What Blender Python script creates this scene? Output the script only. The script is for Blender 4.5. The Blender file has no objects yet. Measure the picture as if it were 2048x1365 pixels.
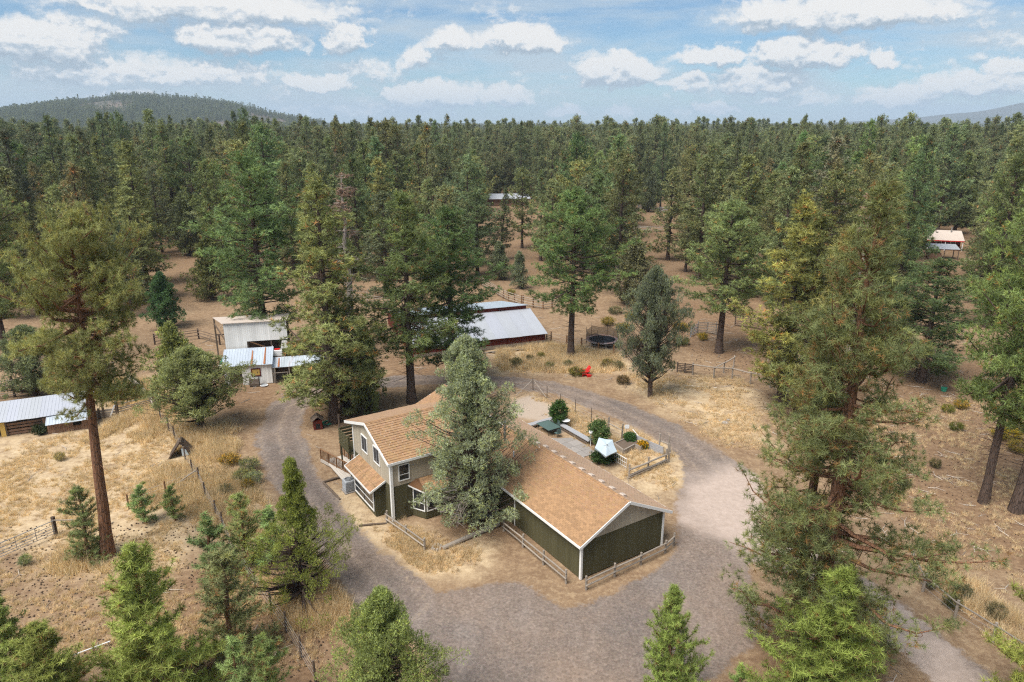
import bpy, math, random
import numpy as np
from mathutils import Vector, Matrix

SC = bpy.context.scene
COL = SC.collection
R = math.radians

# ------------------------------------------------------------------ camera
CAM_H = 29.0
PITCH = R(17.12)
FPX = 1420.0                      # focal length in pixels of a 2048 px wide frame
cam = bpy.data.cameras.new('camera')
cam.sensor_width = 36.0
cam.lens = 36.0 * FPX / 2048.0
cam.clip_start = 0.5
cam.clip_end = 40000
camo = bpy.data.objects.new('camera', cam)
camo.location = (0, 0, CAM_H)
camo.rotation_euler = (R(90) - PITCH, 0, 0)
COL.objects.link(camo)
SC.camera = camo

# ------------------------------------------------------------------ light
SUN_EL, SUN_AZ = R(58), R(-132)     # azimuth clockwise from +Y (away from the camera)
SUN_STRENGTH = 2.2
SKY_STRENGTH = 0.05
EXPOSURE = 1.5

world = bpy.data.worlds.new('World')
SC.world = world
world.use_nodes = True
world.cycles.sampling_method = 'MANUAL'
world.cycles.sample_map_resolution = 512


class NT:
    """small helper to write node trees"""
    def __init__(s, tree):
        s.t = tree
        s.n = tree.nodes
        s.l = tree.links

    def node(s, typ, **kw):
        n = s.n.new(typ)
        for k, v in kw.items():
            setattr(n, k, v)
        return n

    def put(s, sock, v):
        if isinstance(v, bpy.types.NodeSocket):
            s.l.new(v, sock)
        elif v is not None:
            if hasattr(sock.default_value, '__len__') and not hasattr(v, '__len__'):
                v = [v] * len(sock.default_value)
            if hasattr(sock.default_value, '__len__') and len(sock.default_value) == 4 and len(v) == 3:
                v = (*v, 1)
            sock.default_value = v

    def math(s, op, a, b=None, c=None, clamp=False):
        n = s.node('ShaderNodeMath', operation=op, use_clamp=clamp)
        s.put(n.inputs[0], a)
        if b is not None: s.put(n.inputs[1], b)
        if c is not None: s.put(n.inputs[2], c)
        return n.outputs[0]

    def vmath(s, op, a, b=None):
        n = s.node('ShaderNodeVectorMath', operation=op)
        s.put(n.inputs[0], a)
        if b is not None: s.put(n.inputs[1], b)
        return n.outputs[0]

    def mix(s, f, a, b, blend='MIX'):
        n = s.node('ShaderNodeMix', data_type='RGBA', blend_type=blend)
        s.put(n.inputs[0], f); s.put(n.inputs[6], a); s.put(n.inputs[7], b)
        return n.outputs[2]

    def noise(s, vec, scale, detail=4, rough=0.55, dist=0.0):
        n = s.node('ShaderNodeTexNoise')
        if vec is not None: s.put(n.inputs['Vector'], vec)
        n.inputs['Scale'].default_value = scale
        n.inputs['Detail'].default_value = detail
        n.inputs['Roughness'].default_value = rough
        n.inputs['Distortion'].default_value = dist
        return n.outputs['Fac']

    def vor(s, vec, scale, feature='F1', out='Distance'):
        n = s.node('ShaderNodeTexVoronoi', feature=feature)
        if vec is not None: s.put(n.inputs['Vector'], vec)
        n.inputs['Scale'].default_value = scale
        return n.outputs[out]

    def rng(s, v, a, b, c=0.0, d=1.0, smooth=False):
        n = s.node('ShaderNodeMapRange', interpolation_type='SMOOTHSTEP' if smooth else 'LINEAR')
        s.put(n.inputs[0], v)
        for i, x in enumerate((a, b, c, d)): s.put(n.inputs[i + 1], x)
        return n.outputs[0]

    def ramp(s, v, stops):
        n = s.node('ShaderNodeValToRGB')
        e = n.color_ramp.elements
        while len(e) < len(stops): e.new(0.5)
        for k, (p, c) in enumerate(stops):
            e[k].position = p
            e[k].color = (*c, 1)
        s.put(n.inputs[0], v)
        return n.outputs[0]


# pixel of the 2048 px photograph -> ray, ground point (survey of the site)
CP, SP = math.cos(PITCH), math.sin(PITCH)
def ray(u, v):
    x, y = u - 1024, v - 682.5
    return np.array([x, FPX * CP - y * SP, -(y * CP + FPX * SP)])
def G(u, v, z=0.0):
    r = ray(u, v)
    t = (z - CAM_H) / r[2]
    return r * t + np.array([0, 0, CAM_H])
def proj(P):
    d = P[1] * CP - (P[2] - CAM_H) * SP
    up = P[1] * SP + (P[2] - CAM_H) * CP
    return 1024 + FPX * P[0] / d, 682.5 - FPX * up / d
def height_at(P, v):
    """height of the point above ground point P that shows on image row v"""
    r = ray(proj((P[0], P[1], 10))[0], v)
    return CAM_H + r[2] * P[1] / r[1]

# ------------------------------------------------------------------ sky
def azel(u, v):
    r = ray(u, v)
    return math.atan2(r[0], r[1]), math.atan2(r[2], math.hypot(r[0], r[1]))

CLOUDS = [  # u, v, half width, half height in photo pixels, weight
    (70, 75, 130, 55, 1.0), (190, 60, 70, 40, .6), (480, 72, 130, 42, 1.0), (690, 68, 58, 40, .95), (615, 92, 22, 28, .5),
    (300, 140, 300, 38, .8), (640, 162, 85, 26, .95), (905, 70, 60, 32, .9), (1045, 72, 115, 38, 1.05), (838, 108, 45, 38, .9),
    (740, 130, 60, 25, .55), (870, 185, 130, 36, 1.05), (1012, 190, 62, 28, .9), (1235, 138, 92, 46, 1.1), (1420, 105, 95, 26, .85),
    (1610, 100, 130, 40, 1.0), (1520, 150, 110, 38, .9), (1380, 162, 65, 28, .8), (1680, 18, 240, 42, 1.0), (1780, 118, 38, 22, .8),
    (1950, 165, 120, 36, .9), (1790, 190, 90, 30, .9), (2015, 130, 50, 26, .8), (1130, 222, 55, 17, .8), (1430, 215, 48, 20, .8),
    (1245, 216, 42, 18, .7), (430, 10, 330, 40, .85), (1560, 195, 160, 26, .6), (250, 190, 160, 24, .6), (650, 215, 120, 22, .6),
    (1555, 55, 22, 16, .5), (2000, 30, 90, 30, .35), (100, 120, 90, 30, .5),
]
def build_sky():
    g = bpy.data.node_groups.new('cloud_density', 'ShaderNodeTree')
    g.interface.new_socket('P', in_out='INPUT', socket_type='NodeSocketVector')
    g.interface.new_socket('D', in_out='OUTPUT', socket_type='NodeSocketFloat')
    t = NT(g)
    gi, go = t.node('NodeGroupInput'), t.node('NodeGroupOutput')
    P = gi.outputs[0]
    # billow the outlines
    wn = t.node('ShaderNodeTexNoise'); t.put(wn.inputs['Vector'], P)
    wn.inputs['Scale'].default_value = 22; wn.inputs['Detail'].default_value = 7; wn.inputs['Roughness'].default_value = .66
    w = t.vmath('SUBTRACT', wn.outputs['Color'], (.5, .5, .5))
    Q = t.vmath('ADD', P, t.vmath('MULTIPLY', w, (.085, .046, 0)))
    qs = t.node('ShaderNodeSeparateXYZ'); t.put(qs.inputs[0], Q)
    acc = t.math('MULTIPLY', qs.outputs[0], 0.0001)
    for (u, v, ru, rv, wt) in CLOUDS:      # one after the other, so that few values are alive at a time
        a, e = azel(u, v + rv * .25)
        ra, re = ru / 1480, rv / 1480
        x = t.math('MULTIPLY_ADD', t.math('MULTIPLY_ADD', acc, 1e-7, qs.outputs[0]), 1 / ra, -a / ra)
        y = t.math('MULTIPLY_ADD', t.math('MULTIPLY_ADD', x, 1e-7, qs.outputs[1]), 1 / re, -e / re)
        yn = t.math('MINIMUM', y, t.math('MULTIPLY', y, 1.35))     # flatter underside, rounder top
        q = t.math('MULTIPLY_ADD', x, x, t.math('MULTIPLY', yn, yn))
        b = t.math('MULTIPLY', t.math('SUBTRACT', 1.2, q, clamp=True), wt)
        acc = t.math('MAXIMUM', acc, b)
    S = t.vmath('MULTIPLY', P, (1, 2.3, 1))
    f1 = t.noise(S, 6, 8, .6)
    f2 = t.noise(S, 55, 6, .65)
    billow = t.vor(t.vmath('MULTIPLY', Q, (1, 1.35, 1)), 46, feature='SMOOTH_F1')
    billow2 = t.vor(t.vmath('MULTIPLY', Q, (1, 1.35, 1)), 110, feature='SMOOTH_F1')
    base = t.math('MULTIPLY', t.math('SUBTRACT', f1, .475), 1.7)
    dd = t.math('ADD', t.math('MAXIMUM', t.math('MULTIPLY_ADD', acc, .74, -.13), base), t.math('MULTIPLY', t.math('SUBTRACT', f2, .5), .42))
    dd = t.math('ADD', dd, t.math('MULTIPLY', t.math('SUBTRACT', .35, billow), .35))
    dd = t.math('ADD', dd, t.math('MULTIPLY', t.math('SUBTRACT', .35, billow2), .18))
    t.put(go.inputs[0], dd)

    t = NT(world.node_tree)
    t.n.clear()
    tc = t.node('ShaderNodeTexCoord')
    sep = t.node('ShaderNodeSeparateXYZ'); t.put(sep.inputs[0], tc.outputs['Generated'])
    az = t.math('ARCTAN2', sep.outputs[0], sep.outputs[1])
    el = t.math('ARCSINE', sep.outputs[2])
    def P(dz, prev=None):
        c = t.node('ShaderNodeCombineXYZ')
        t.put(c.inputs[0], az if prev is None else t.math('MULTIPLY_ADD', prev, 1e-7, az)); t.put(c.inputs[1], t.math('ADD', el, dz)); return c.outputs[0]
    def D(dz, prev=None):
        n = t.node('ShaderNodeGroup'); n.node_tree = g
        t.put(n.inputs[0], P(dz, prev)); return n.outputs[0]
    d0 = D(0); d1 = D(.006, d0); d3 = D(.022, d1)
    cover = t.rng(d0, -.02, .40, 0, 1, True)
    lit = t.math('ADD', .41, t.math('MULTIPLY', t.math('SUBTRACT', d0, d1), 1.7))
    lit = t.math('ADD', lit, t.math('MULTIPLY', t.math('SUBTRACT', d0, d3), 1.15))
    lit = t.math('SUBTRACT', lit, t.math('MULTIPLY', t.rng(d0, .45, 1.0), .10), clamp=True)
    ccol = t.ramp(lit, [(0, (.44, .53, .62)), (.28, (.58, .66, .735)), (.50, (.78, .82, .855)), (.74, (1.0, .985, .96))])
    # low clouds fade into the pale air near the horizon
    low = t.rng(el, 0.0, .07, .35, 0)
    ccol = t.mix(low, ccol, (.72, .82, .89))
    sky = t.node('ShaderNodeTexSky', sky_type='NISHITA')
    sky.sun_disc = False
    sky.sun_elevation = SUN_EL
    sky.sun_rotation = SUN_AZ
    sky.altitude = 900
    sky.air_density = 1.0; sky.dust_density = .6; sky.ozone_density = 2.0
    b1 = t.node('ShaderNodeBackground'); t.put(b1.inputs[0], t.mix(1, sky.outputs[0], (.54, .69, .79), 'MULTIPLY')); b1.inputs[1].default_value = SKY_STRENGTH
    b2 = t.node('ShaderNodeBackground'); t.put(b2.inputs[0], ccol); b2.inputs[1].default_value = .33
    mx = t.node('ShaderNodeMixShader')
    # broad veils of grey stratus behind the cumulus
    sn = t.noise(t.vmath('MULTIPLY', P(0, d3), (1, 5.5, 1)), 3.2, 7, .58, .3)
    thin = t.rng(sn, .38, .60, .05, .82, True)
    thin = t.math('MAXIMUM', thin, t.rng(el, -.02, .05, .6, 0))
    scol = t.mix(t.rng(sn, .45, .7), (.66, .76, .83), (.58, .67, .75))
    b3 = t.node('ShaderNodeBackground'); t.put(b3.inputs[0], scol); b3.inputs[1].default_value = .33
    m0 = t.node('ShaderNodeMixShader')
    t.put(m0.inputs[0], thin); t.l.new(b1.outputs[0], m0.inputs[1]); t.l.new(b3.outputs[0], m0.inputs[2])
    t.put(mx.inputs[0], t.math('MULTIPLY', cover, .97)); t.l.new(m0.outputs[0], mx.inputs[1]); t.l.new(b2.outputs[0], mx.inputs[2])
    out = t.node('ShaderNodeOutputWorld'); t.l.new(mx.outputs[0], out.inputs[0])
build_sky()

sun = bpy.data.lights.new('sun', 'SUN')
sun.energy = SUN_STRENGTH
sun.angle = R(38)
sun.color = (1, .955, .89)
suno = bpy.data.objects.new('sun', sun)
sd = Vector((math.sin(SUN_AZ) * math.cos(SUN_EL), math.cos(SUN_AZ) * math.cos(SUN_EL), math.sin(SUN_EL)))
suno.rotation_euler = sd.to_track_quat('Z', 'Y').to_euler()
suno.location = (-60, -60, 120)
COL.objects.link(suno)

vs = SC.view_settings
vs.view_transform = 'Standard'
vs.look = 'None'
vs.exposure = EXPOSURE
vs.gamma = 1.0
vs.use_curve_mapping = False
SC.cycles.use_denoising = False
SC.cycles.filter_width = 1.2
SC.cycles.use_adaptive_sampling = True
SC.cycles.adaptive_threshold = .018
SC.cycles.max_bounces = 5
SC.cycles.diffuse_bounces = 3
SC.cycles.transparent_max_bounces = 6

# ------------------------------------------------------------------ object helpers
def tag(o, label=None, cat=None, group=None, kind=None):
    if label: o['label'] = label
    if cat: o['category'] = cat
    if group: o['group'] = group
    if kind: o['kind'] = kind
    return o
def empty(name, label, cat, loc=(0, 0, 0), rz=0.0, group=None):
    o = bpy.data.objects.new(name, None)
    o.empty_display_size = .3
    o.location = loc
    o.rotation_euler = (0, 0, rz)
    COL.objects.link(o)
    return tag(o, label, cat, group)
def link(name, me, parent=None):
    o = bpy.data.objects.new(name, me)
    COL.objects.link(o)
    if parent is not None: o.parent = parent
    return o
def mesh_np(name, V, loops, starts, totals, mat, col=None, smooth=False):
    me = bpy.data.meshes.new(name)
    V = np.asarray(V, np.float32)
    me.vertices.add(len(V)); me.vertices.foreach_set('co', V.ravel())
    me.loops.add(len(loops)); me.loops.foreach_set('vertex_index', np.asarray(loops, np.int32))
    me.polygons.add(len(starts)); me.polygons.foreach_set('loop_start', np.asarray(starts, np.int32))
    try: me.polygons.foreach_set('loop_total', np.asarray(totals, np.int32))
    except Exception: pass
    if smooth: me.polygons.foreach_set('use_smooth', np.ones(len(starts), bool))
    me.update(calc_edges=True)
    if col is not None:
        a = me.attributes.new('tint', 'FLOAT_COLOR', 'POINT')
        c = np.ones((len(V), 4), np.float32); c[:, :col.shape[1]] = col
        a.data.foreach_set('color', c.ravel())
    if mat is not None: me.materials.append(mat)
    return me
def quads_np(name, V, mat, col=None, smooth=False):
    n = len(V) // 4
    return mesh_np(name, V, np.arange(n * 4), np.arange(n) * 4, np.full(n, 4), mat, col, smooth)
def tris_np(name, V, mat, col=None):
    n = len(V) // 3
    return mesh_np(name, V, np.arange(n * 3), np.arange(n) * 3, np.full(n, 3), mat, col)

class MB:
    """collects boxes, beams, tubes, polygons into ONE mesh"""
    def __init__(s):
        s.v = []; s.f = []; s.c = []
    def add(s, vs, fs, col=None):
        o = len(s.v)
        s.v += [tuple(map(float, p)) for p in vs]
        s.f += [tuple(i + o for i in f) for f in fs]
        s.c += [col or (1, 1, 1)] * len(vs)
        return s
    def box(s, x0, x1, y0, y1, z0, z1, col=None):
        return s.add([(x0, y0, z0), (x1, y0, z0), (x1, y1, z0), (x0, y1, z0), (x0, y0, z1), (x1, y0, z1), (x1, y1, z1), (x0, y1, z1)],
                     [(3, 2, 1, 0), (4, 5, 6, 7), (0, 1, 5, 4), (1, 2, 6, 5), (2, 3, 7, 6), (3, 0, 4, 7)], col)
    def beam(s, p, q, w, h, up=(0, 0, 1), col=None):
        p, q = Vector(p), Vector(q)
        d = (q - p).normalized()
        u = Vector(up)
        if abs(d.dot(u)) > .98: u = Vector((0, 1, 0))
        a = d.cross(u).normalized() * (w / 2)
        b = a.cross(d).normalized() * (h / 2)
        vs = [p - a - b, p + a - b, p + a + b, p - a + b, q - a - b, q + a - b, q + a + b, q - a + b]
        return s.add(vs, [(0, 1, 2, 3), (7, 6, 5, 4), (1, 0, 4, 5), (2, 1, 5, 6), (3, 2, 6, 7), (0, 3, 7, 4)], col)
    def tube(s, pts, rad, n=8, cap=True, col=None):
        pts = [Vector(p) for p in pts]
        if not hasattr(rad, '__len__'): rad = [rad] * len(pts)
        vs = []; fs = []
        for i, p in enumerate(pts):
            d = (pts[min(i + 1, len(pts) - 1)] - pts[max(i - 1, 0)]).normalized()
            u = Vector((0, 0, 1)) if abs(d.z) < .9 else Vector((1, 0, 0))
            a = d.cross(u).normalized(); b = a.cross(d).normalized()
            for k in range(n):
                t = 2 * math.pi * k / n
                vs.append(p + (a * math.cos(t) + b * math.sin(t)) * rad[i])
        for i in range(len(pts) - 1):
            for k in range(n):
                k2 = (k + 1) % n
                fs.append((i * n + k, i * n + k2, (i + 1) * n + k2, (i + 1) * n + k))
        if cap:
            fs.append(tuple(range(n))[::-1]); fs.append(tuple((len(pts) - 1) * n + k for k in range(n)))
        return s.add(vs, fs, col)
    def poly(s, pts, col=None):
        return s.add(pts, [tuple(range(len(pts)))], col)
    def prism(s, pts, d, col=None):
        """polygon pts pushed by vector d"""
        n = len(pts)
        a = [Vector(p) for p in pts]; b = [p + Vector(d) for p in a]
        return s.add(a + b, [tuple(range(n))[::-1], tuple(range(n, 2 * n))] + [(i, (i + 1) % n, n + (i + 1) % n, n + i) for i in range(n)], col)
    def mesh(s, name, mat, smooth=False):
        me = bpy.data.meshes.new(name)
        me.from_pydata(s.v, [], s.f)
        a = me.attributes.new('tint', 'FLOAT_COLOR', 'POINT')
        c = np.ones((len(s.v), 4), np.float32); c[:, :3] = np.array(s.c)
        a.data.foreach_set('color', c.ravel())
        if smooth: me.polygons.foreach_set('use_smooth', np.ones(len(me.polygons), bool))
        me.materials.append(mat)
        me.update()
        return me
    def build(s, name, mat, parent=None, smooth=False, bevel=0, kind=None):
        o = link(name, s.mesh(name, mat, smooth), parent)
        if bevel:
            m = o.modifiers.new('bevel', 'BEVEL'); m.width = bevel; m.segments = 1; m.limit_method = 'ANGLE'
        if kind: o['kind'] = kind
        return o

# ------------------------------------------------------------------ materials
MATS = {}
def mat(name, fn):
    if name in MATS: return MATS[name]
    m = bpy.data.materials.new(name)
    m.use_nodes = True
    t = NT(m.node_tree)
    t.n.clear()
    out = t.node('ShaderNodeOutputMaterial')
    fn(t, out)
    MATS[name] = m
    return m
def principled(t, out, col, rough=.8, metal=0, bump=None, bstr=.3, bdist=.02, spec=.3):
    p = t.node('ShaderNodeBsdfPrincipled')
    t.put(p.inputs['Base Color'], col); t.put(p.inputs['Roughness'], rough); t.put(p.inputs['Metallic'], metal)
    p.inputs['Specular IOR Level'].default_value = spec
    if bump is not None:
        b = t.node('ShaderNodeBump'); b.inputs['Strength'].default_value = bstr; b.inputs['Distance'].default_value = bdist
        t.put(b.inputs['Height'], bump); t.l.new(b.outputs[0], p.inputs['Normal'])
    t.l.new(p.outputs[0], out.inputs[0])
    return p
def tint(t):
    n = t.node('ShaderNodeAttribute', attribute_name='tint'); return n.outputs['Color']
def opos(t): return t.node('ShaderNodeTexCoord').outputs['Object']
def wpos(t): return t.node('ShaderNodeNewGeometry').outputs['Position']
def paint(name, col, var=.12, rough=.7, scale=3.0, stretch=(1, 1, .25), dirt=.25, metal=0, spec=.3, bump=.25):
    """weathered paint or wood: object space grain, streaks, per piece tint"""
    def fn(t, out):
        p = t.vmath('MULTIPLY', opos(t), stretch)
        n1 = t.noise(p, scale, 5, .6); n2 = t.noise(p, scale * 9, 3, .6)
        f = t.math('ADD', t.math('MULTIPLY', t.math('SUBTRACT', n1, .5), 2 * dirt), t.math('MULTIPLY', t.math('SUBTRACT', n2, .5), 2 * var))
        c = t.mix(1, (*col,), tint(t), 'MULTIPLY')
        c = t.mix(1, c, t.math('ADD', 1.0, f), 'MULTIPLY')
        principled(t, out, c, rough, metal, n2 if bump else None, bump, .01, spec)
    return mat(name, fn)
M_WHITE = paint('white_trim_paint', (.78, .77, .74), .04, .6, dirt=.06)
M_TAN = paint('tan_siding', (.43, .375, .285), .02, .8, dirt=.07, bump=0)
M_OLIVE = paint('olive_siding', (.088, .080, .042), .02, .8, dirt=.12, bump=0, spec=.15)
M_GREYWOOD = paint('weathered_grey_wood', (.30, .255, .21), .2, .85, 4, dirt=.2)
M_DARKWOOD = paint('dark_aged_wood', (.13, .095, .07), .2, .9, 4, dirt=.25)
M_BROWNWOOD = paint('stained_brown_wood', (.22, .115, .055), .15, .8, 4, dirt=.2)
M_REDWOOD = paint('barn_red_board', (.125, .024, .016), .15, .85, 2, dirt=.3)
M_BARNBROWN = paint('bare_brown_board', (.22, .13, .085), .2, .9, 2, dirt=.35)
M_SHEDWHITE = paint('peeling_white_board', (.84, .83, .80), .12, .8, 1.3, dirt=.16)
M_DECK = paint('pale_deck_board', (.50, .45, .39), .1, .8, 3, (1, 1, 1), dirt=.1)
M_BENCH = paint('grey_bench_board', (.34, .34, .355), .08, .75, 3, (1, 1, 1), dirt=.12)
M_ACGREY = paint('grey_enamel', (.36, .375, .39), .04, .5, dirt=.08)
M_BLACK = paint('black_plastic', (.018, .018, .02), .1, .6, dirt=.1)
M_GREEN = paint('green_rubber', (.035, .28, .17), .1, .5, dirt=.1)
M_TEAL = paint('green_glass_edge', (.085, .13, .12), .05, .3, dirt=.05)
M_RED = paint('red_painted_wood', (.55, .022, .018), .06, .45, dirt=.08)
M_PINKSTEEL = paint('galvanised_steel_tube', (.42, .41, .40), .1, .45, metal=.6, dirt=.12)
M_RUSTSTEEL = paint('rusty_steel_tube', (.20, .10, .06), .2, .8, dirt=.3)
M_CLOTH = paint('pale_blue_canvas', (.44, .52, .57), .03, .8, 2, (1, 1, 1), dirt=.06)
M_STONE = paint('grey_stone', (.33, .30, .27), .15, .9, 5, (1, 1, 1), dirt=.2)
M_YELLOW = paint('yellow_board', (.60, .40, .11), .08, .7, dirt=.15)
M_VOLC = paint('tan_metal_roof', (.52, .44, .38), .08, .6, dirt=.12)
M_PIPEWHITE = paint('white_plastic', (.80, .80, .80), .03, .4, dirt=.05)
M_CONCRETE = paint('pale_concrete', (.28, .255, .235), .1, .9, 4, (1, 1, 1), dirt=.12)
def _glass(t, out):
    n = t.noise(opos(t), 1.4, 2)
    c = t.mix(n, (.012, .014, .016), (.035, .038, .042))
    principled(t, out, c, .06, 0, None, spec=.6)
M_GLASS = mat('dark_window_glass', _glass)
def _shingle(t, out):
    p = opos(t)
    n1 = t.noise(p, .9, 4); n2 = t.noise(p, 60, 2, .7)
    c = t.mix(1, (.325, .192, .100), tint(t), 'MULTIPLY')
    c = t.mix(1, c, t.rng(n1, .25, .75, .95, 1.06), 'MULTIPLY')
    c = t.mix(1, c, t.rng(n2, .2, .8, .82, 1.18), 'MULTIPLY')
    p_ = principled(t, out, c, .92, 0, n2, .3, .006, .15)
    p_.inputs['Sheen Weight'].default_value = .35; p_.inputs['Sheen Roughness'].default_value = .45
M_SHINGLE = mat('tan_asphalt_shingle', _shingle)
def metal_roof(name, col, rust, streak=0.2):
    def fn(t, out):
        p = opos(t)
        n1 = t.noise(t.vmath('MULTIPLY', p, (1, .18, .18)), 1.6, 4, .6)
        n2 = t.noise(p, 14, 3, .6)
        n3 = t.noise(p, .35, 3)
        c = t.mix(1, (*col,), tint(t), 'MULTIPLY')
        c = t.mix(1, c, t.rng(n1, .2, .8, 1 - streak, 1 + streak), 'MULTIPLY')
        c = t.mix(1, c, t.rng(n2, .2, .8, .95, 1.05), 'MULTIPLY')
        if rust:
            f = t.math('MULTIPLY', t.rng(n1, .58, .72, 0, 1), t.rng(n3, .5, .62, 0, rust))
            c = t.mix(f, c, (.30, .12, .05))
        principled(t, out, c, .5, .35, n2, .08, .01)
    return mat(name, fn)
M_ROOFWHITE = metal_roof('pale_sheet_metal', (.46, .475, .51), 0, .05)
M_ROOFBLUE = metal_roof('galvanised_sheet_metal', (.46, .52, .585), .25, .10)
M_ROOFPATCH = metal_roof('patched_sheet_metal', (.50, .55, .60), .5, .25)
def _rust(t, out):
    n = t.noise(opos(t), 9, 4, .7)
    principled(t, out, t.mix(n, (.20, .06, .02), (.45, .20, .09)), .9)
M_RUST = mat('rust_patch', _rust)
def _bark(name, a, b, c0):
    def fn(t, out):
        p = t.vmath('MULTIPLY', opos(t), (1, 1, .22))
        v = t.vor(p, 7.0, 'DISTANCE_TO_EDGE'); n = t.noise(p, 9, 4, .65)
        c = t.mix(t.rng(n, .3, .7), a, b)
        c = t.mix(t.rng(v, .0, .09, 1, 0), c, c0)
        principled(t, out, c, .95, 0, t.math('ADD', v, t.math('MULTIPLY', n, .3)), .6, .05, .1)
    return mat(name, fn)
M_BARK = _bark('ponderosa_bark', (.17, .085, .05), (.27, .145, .085), (.045, .028, .02))
M_BARKDARK = _bark('dark_pine_bark', (.075, .052, .042), (.13, .092, .072), (.025, .02, .017))
M_BARKGREY = _bark('grey_dead_bark', (.30, .25, .22), (.42, .37, .33), (.15, .12, .10))
def _leaf(name, rough=.6, trans=.24):
    def fn(t, out):
        oi = t.node('ShaderNodeObjectInfo')
        c = t.mix(1, tint(t), oi.outputs['Color'], 'MULTIPLY')
        r = oi.outputs['Random']
        c = t.mix(1, c, t.rng(t.math('FRACT', t.math('MULTIPLY', r, 7.31)), 0, 1, .74, 1.28), 'MULTIPLY')
        c = t.mix(t.math('MULTIPLY', r, .5), c, t.mix(1, c, (1.08, 1.02, .92), 'MULTIPLY'))
        d = t.node('ShaderNodeBsdfPrincipled'); t.put(d.inputs['Base Color'], c); d.inputs['Roughness'].default_value = rough
        d.inputs['Specular IOR Level'].default_value = .18
        tr = t.node('ShaderNodeBsdfTranslucent'); t.put(tr.inputs[0], t.mix(1, c, (1.05, 1.08, .75), 'MULTIPLY'))
        mx = t.node('ShaderNodeMixShader'); mx.inputs[0].default_value = trans
        t.l.new(d.outputs[0], mx.inputs[1]); t.l.new(tr.outputs[0], mx.inputs[2]); t.l.new(mx.outputs[0], out.inputs[0])
    return mat(name, fn)
M_NEEDLE = _leaf('pine_needles')
M_LEAF = _leaf('soft_leaves', .6, .3)
M_STRAW = _leaf('dry_straw', .8, .3)
# ------------------------------------------------------------------ terrain
def seg_dist(X, Y, pts):
    best = np.full(X.shape, 1e9)
    wid = np.zeros(X.shape)
    for (x0, y0, w0), (x1, y1, w1) in zip(pts[:-1], pts[1:]):
        dx, dy = x1 - x0, y1 - y0
        t = np.clip(((X - x0) * dx + (Y - y0) * dy) / (dx * dx + dy * dy + 1e-9), 0, 1)
        d = np.hypot(X - x0 - t * dx, Y - y0 - t * dy) - (w0 + t * (w1 - w0)) / 2
        best = np.minimum(best, d)
    return best
def poly_dist(X, Y, pts):
    """signed distance, negative inside"""
    d = np.full(X.shape, 1e9); ins = np.zeros(X.shape, bool)
    n = len(pts)
    for i in range(n):
        x0, y0 = pts[i]; x1, y1 = pts[(i + 1) % n]
        dx, dy = x1 - x0, y1 - y0
        t = np.clip(((X - x0) * dx + (Y - y0) * dy) / (dx * dx + dy * dy + 1e-9), 0, 1)
        d = np.minimum(d, np.hypot(X - x0 - t * dx, Y - y0 - t * dy))
        c = ((y0 > Y) != (y1 > Y)) & (X < (x1 - x0) * (Y - y0) / (y1 - y0 + 1e-12) + x0)
        ins ^= c
    return np.where(ins, -d, d)
def gp(*uv): return [tuple(G(u, v)[:2]) for u, v in uv]
def gl(*uvw): return [(*G(u, v)[:2], w) for u, v, w in uvw]

ROAD = [gl((625, 792, 5.0), (575, 815, 4.4), (556, 868, 4.3), (576, 930, 4.3), (610, 985, 4.0), (662, 1060, 3.8), (722, 1130, 4.4), (800, 1210, 5)),
        gl((615, 792, 5.5), (700, 775, 4), (790, 762, 3.6), (900, 758, 3.4), (1030, 766, 3.6), (1120, 780, 3.8), (1220, 812, 4), (1310, 852, 4.2),
           (1400, 905, 4.6), (1450, 960, 6), (1440, 1020, 7)),
        gl((1440, 1020, 6), (1520, 1085, 5), (1620, 1130, 4.2), (1760, 1215, 3.8), (1880, 1320, 3.8), (1990, 1430, 4))]
YARD = gp((715, 1150), (765, 1150), (860, 1180), (960, 1172), (1040, 1160), (1130, 1215), (1180, 1205), (1260, 1170), (1345, 1115), (1352, 1040), (1380, 980),
          (1480, 960), (1500, 1040), (1495, 1150), (1540, 1250), (1470, 1330), (1370, 1400), (1200, 1470), (900, 1450), (840, 1310))
PINK = gp((1350, 1010), (1390, 960), (1460, 930), (1530, 960), (1560, 1060), (1700, 1140), (1830, 1240), (1990, 1400), (2050, 1500), (1900, 1480), (1780, 1300),
          (1600, 1160), (1480, 1100), (1400, 1070))
PEN = gp((1005, 830), (1030, 800), (1065, 790), (1160, 852), (1120, 868), (1070, 842))
STRAW_P = [gp((-400, 905), (0, 880), (200, 860), (330, 790), (420, 880), (480, 970), (560, 1050), (590, 1090), (420, 1060), (330, 1120), (200, 1130), (60, 1080), (-300, 1120)),
           gp((980, 700), (1100, 690), (1240, 705), (1260, 735), (1160, 745), (1010, 742)),
           gp((1060, 800), (1290, 870), (1390, 920), (1380, 965), (1290, 985), (1230, 930), (1100, 830)),
           gp((700, 1060), (800, 1060), (870, 1110), (960, 1120), (800, 1150), (740, 1110)),
           gp((1260, 770), (1400, 760), (1500, 790), (1520, 880), (1440, 880), (1340, 820)),
           gp((230, 760), (300, 760), (330, 810), (240, 830)),
           gp((660, 985), (740, 1000), (790, 1060), (720, 1060))]
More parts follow.
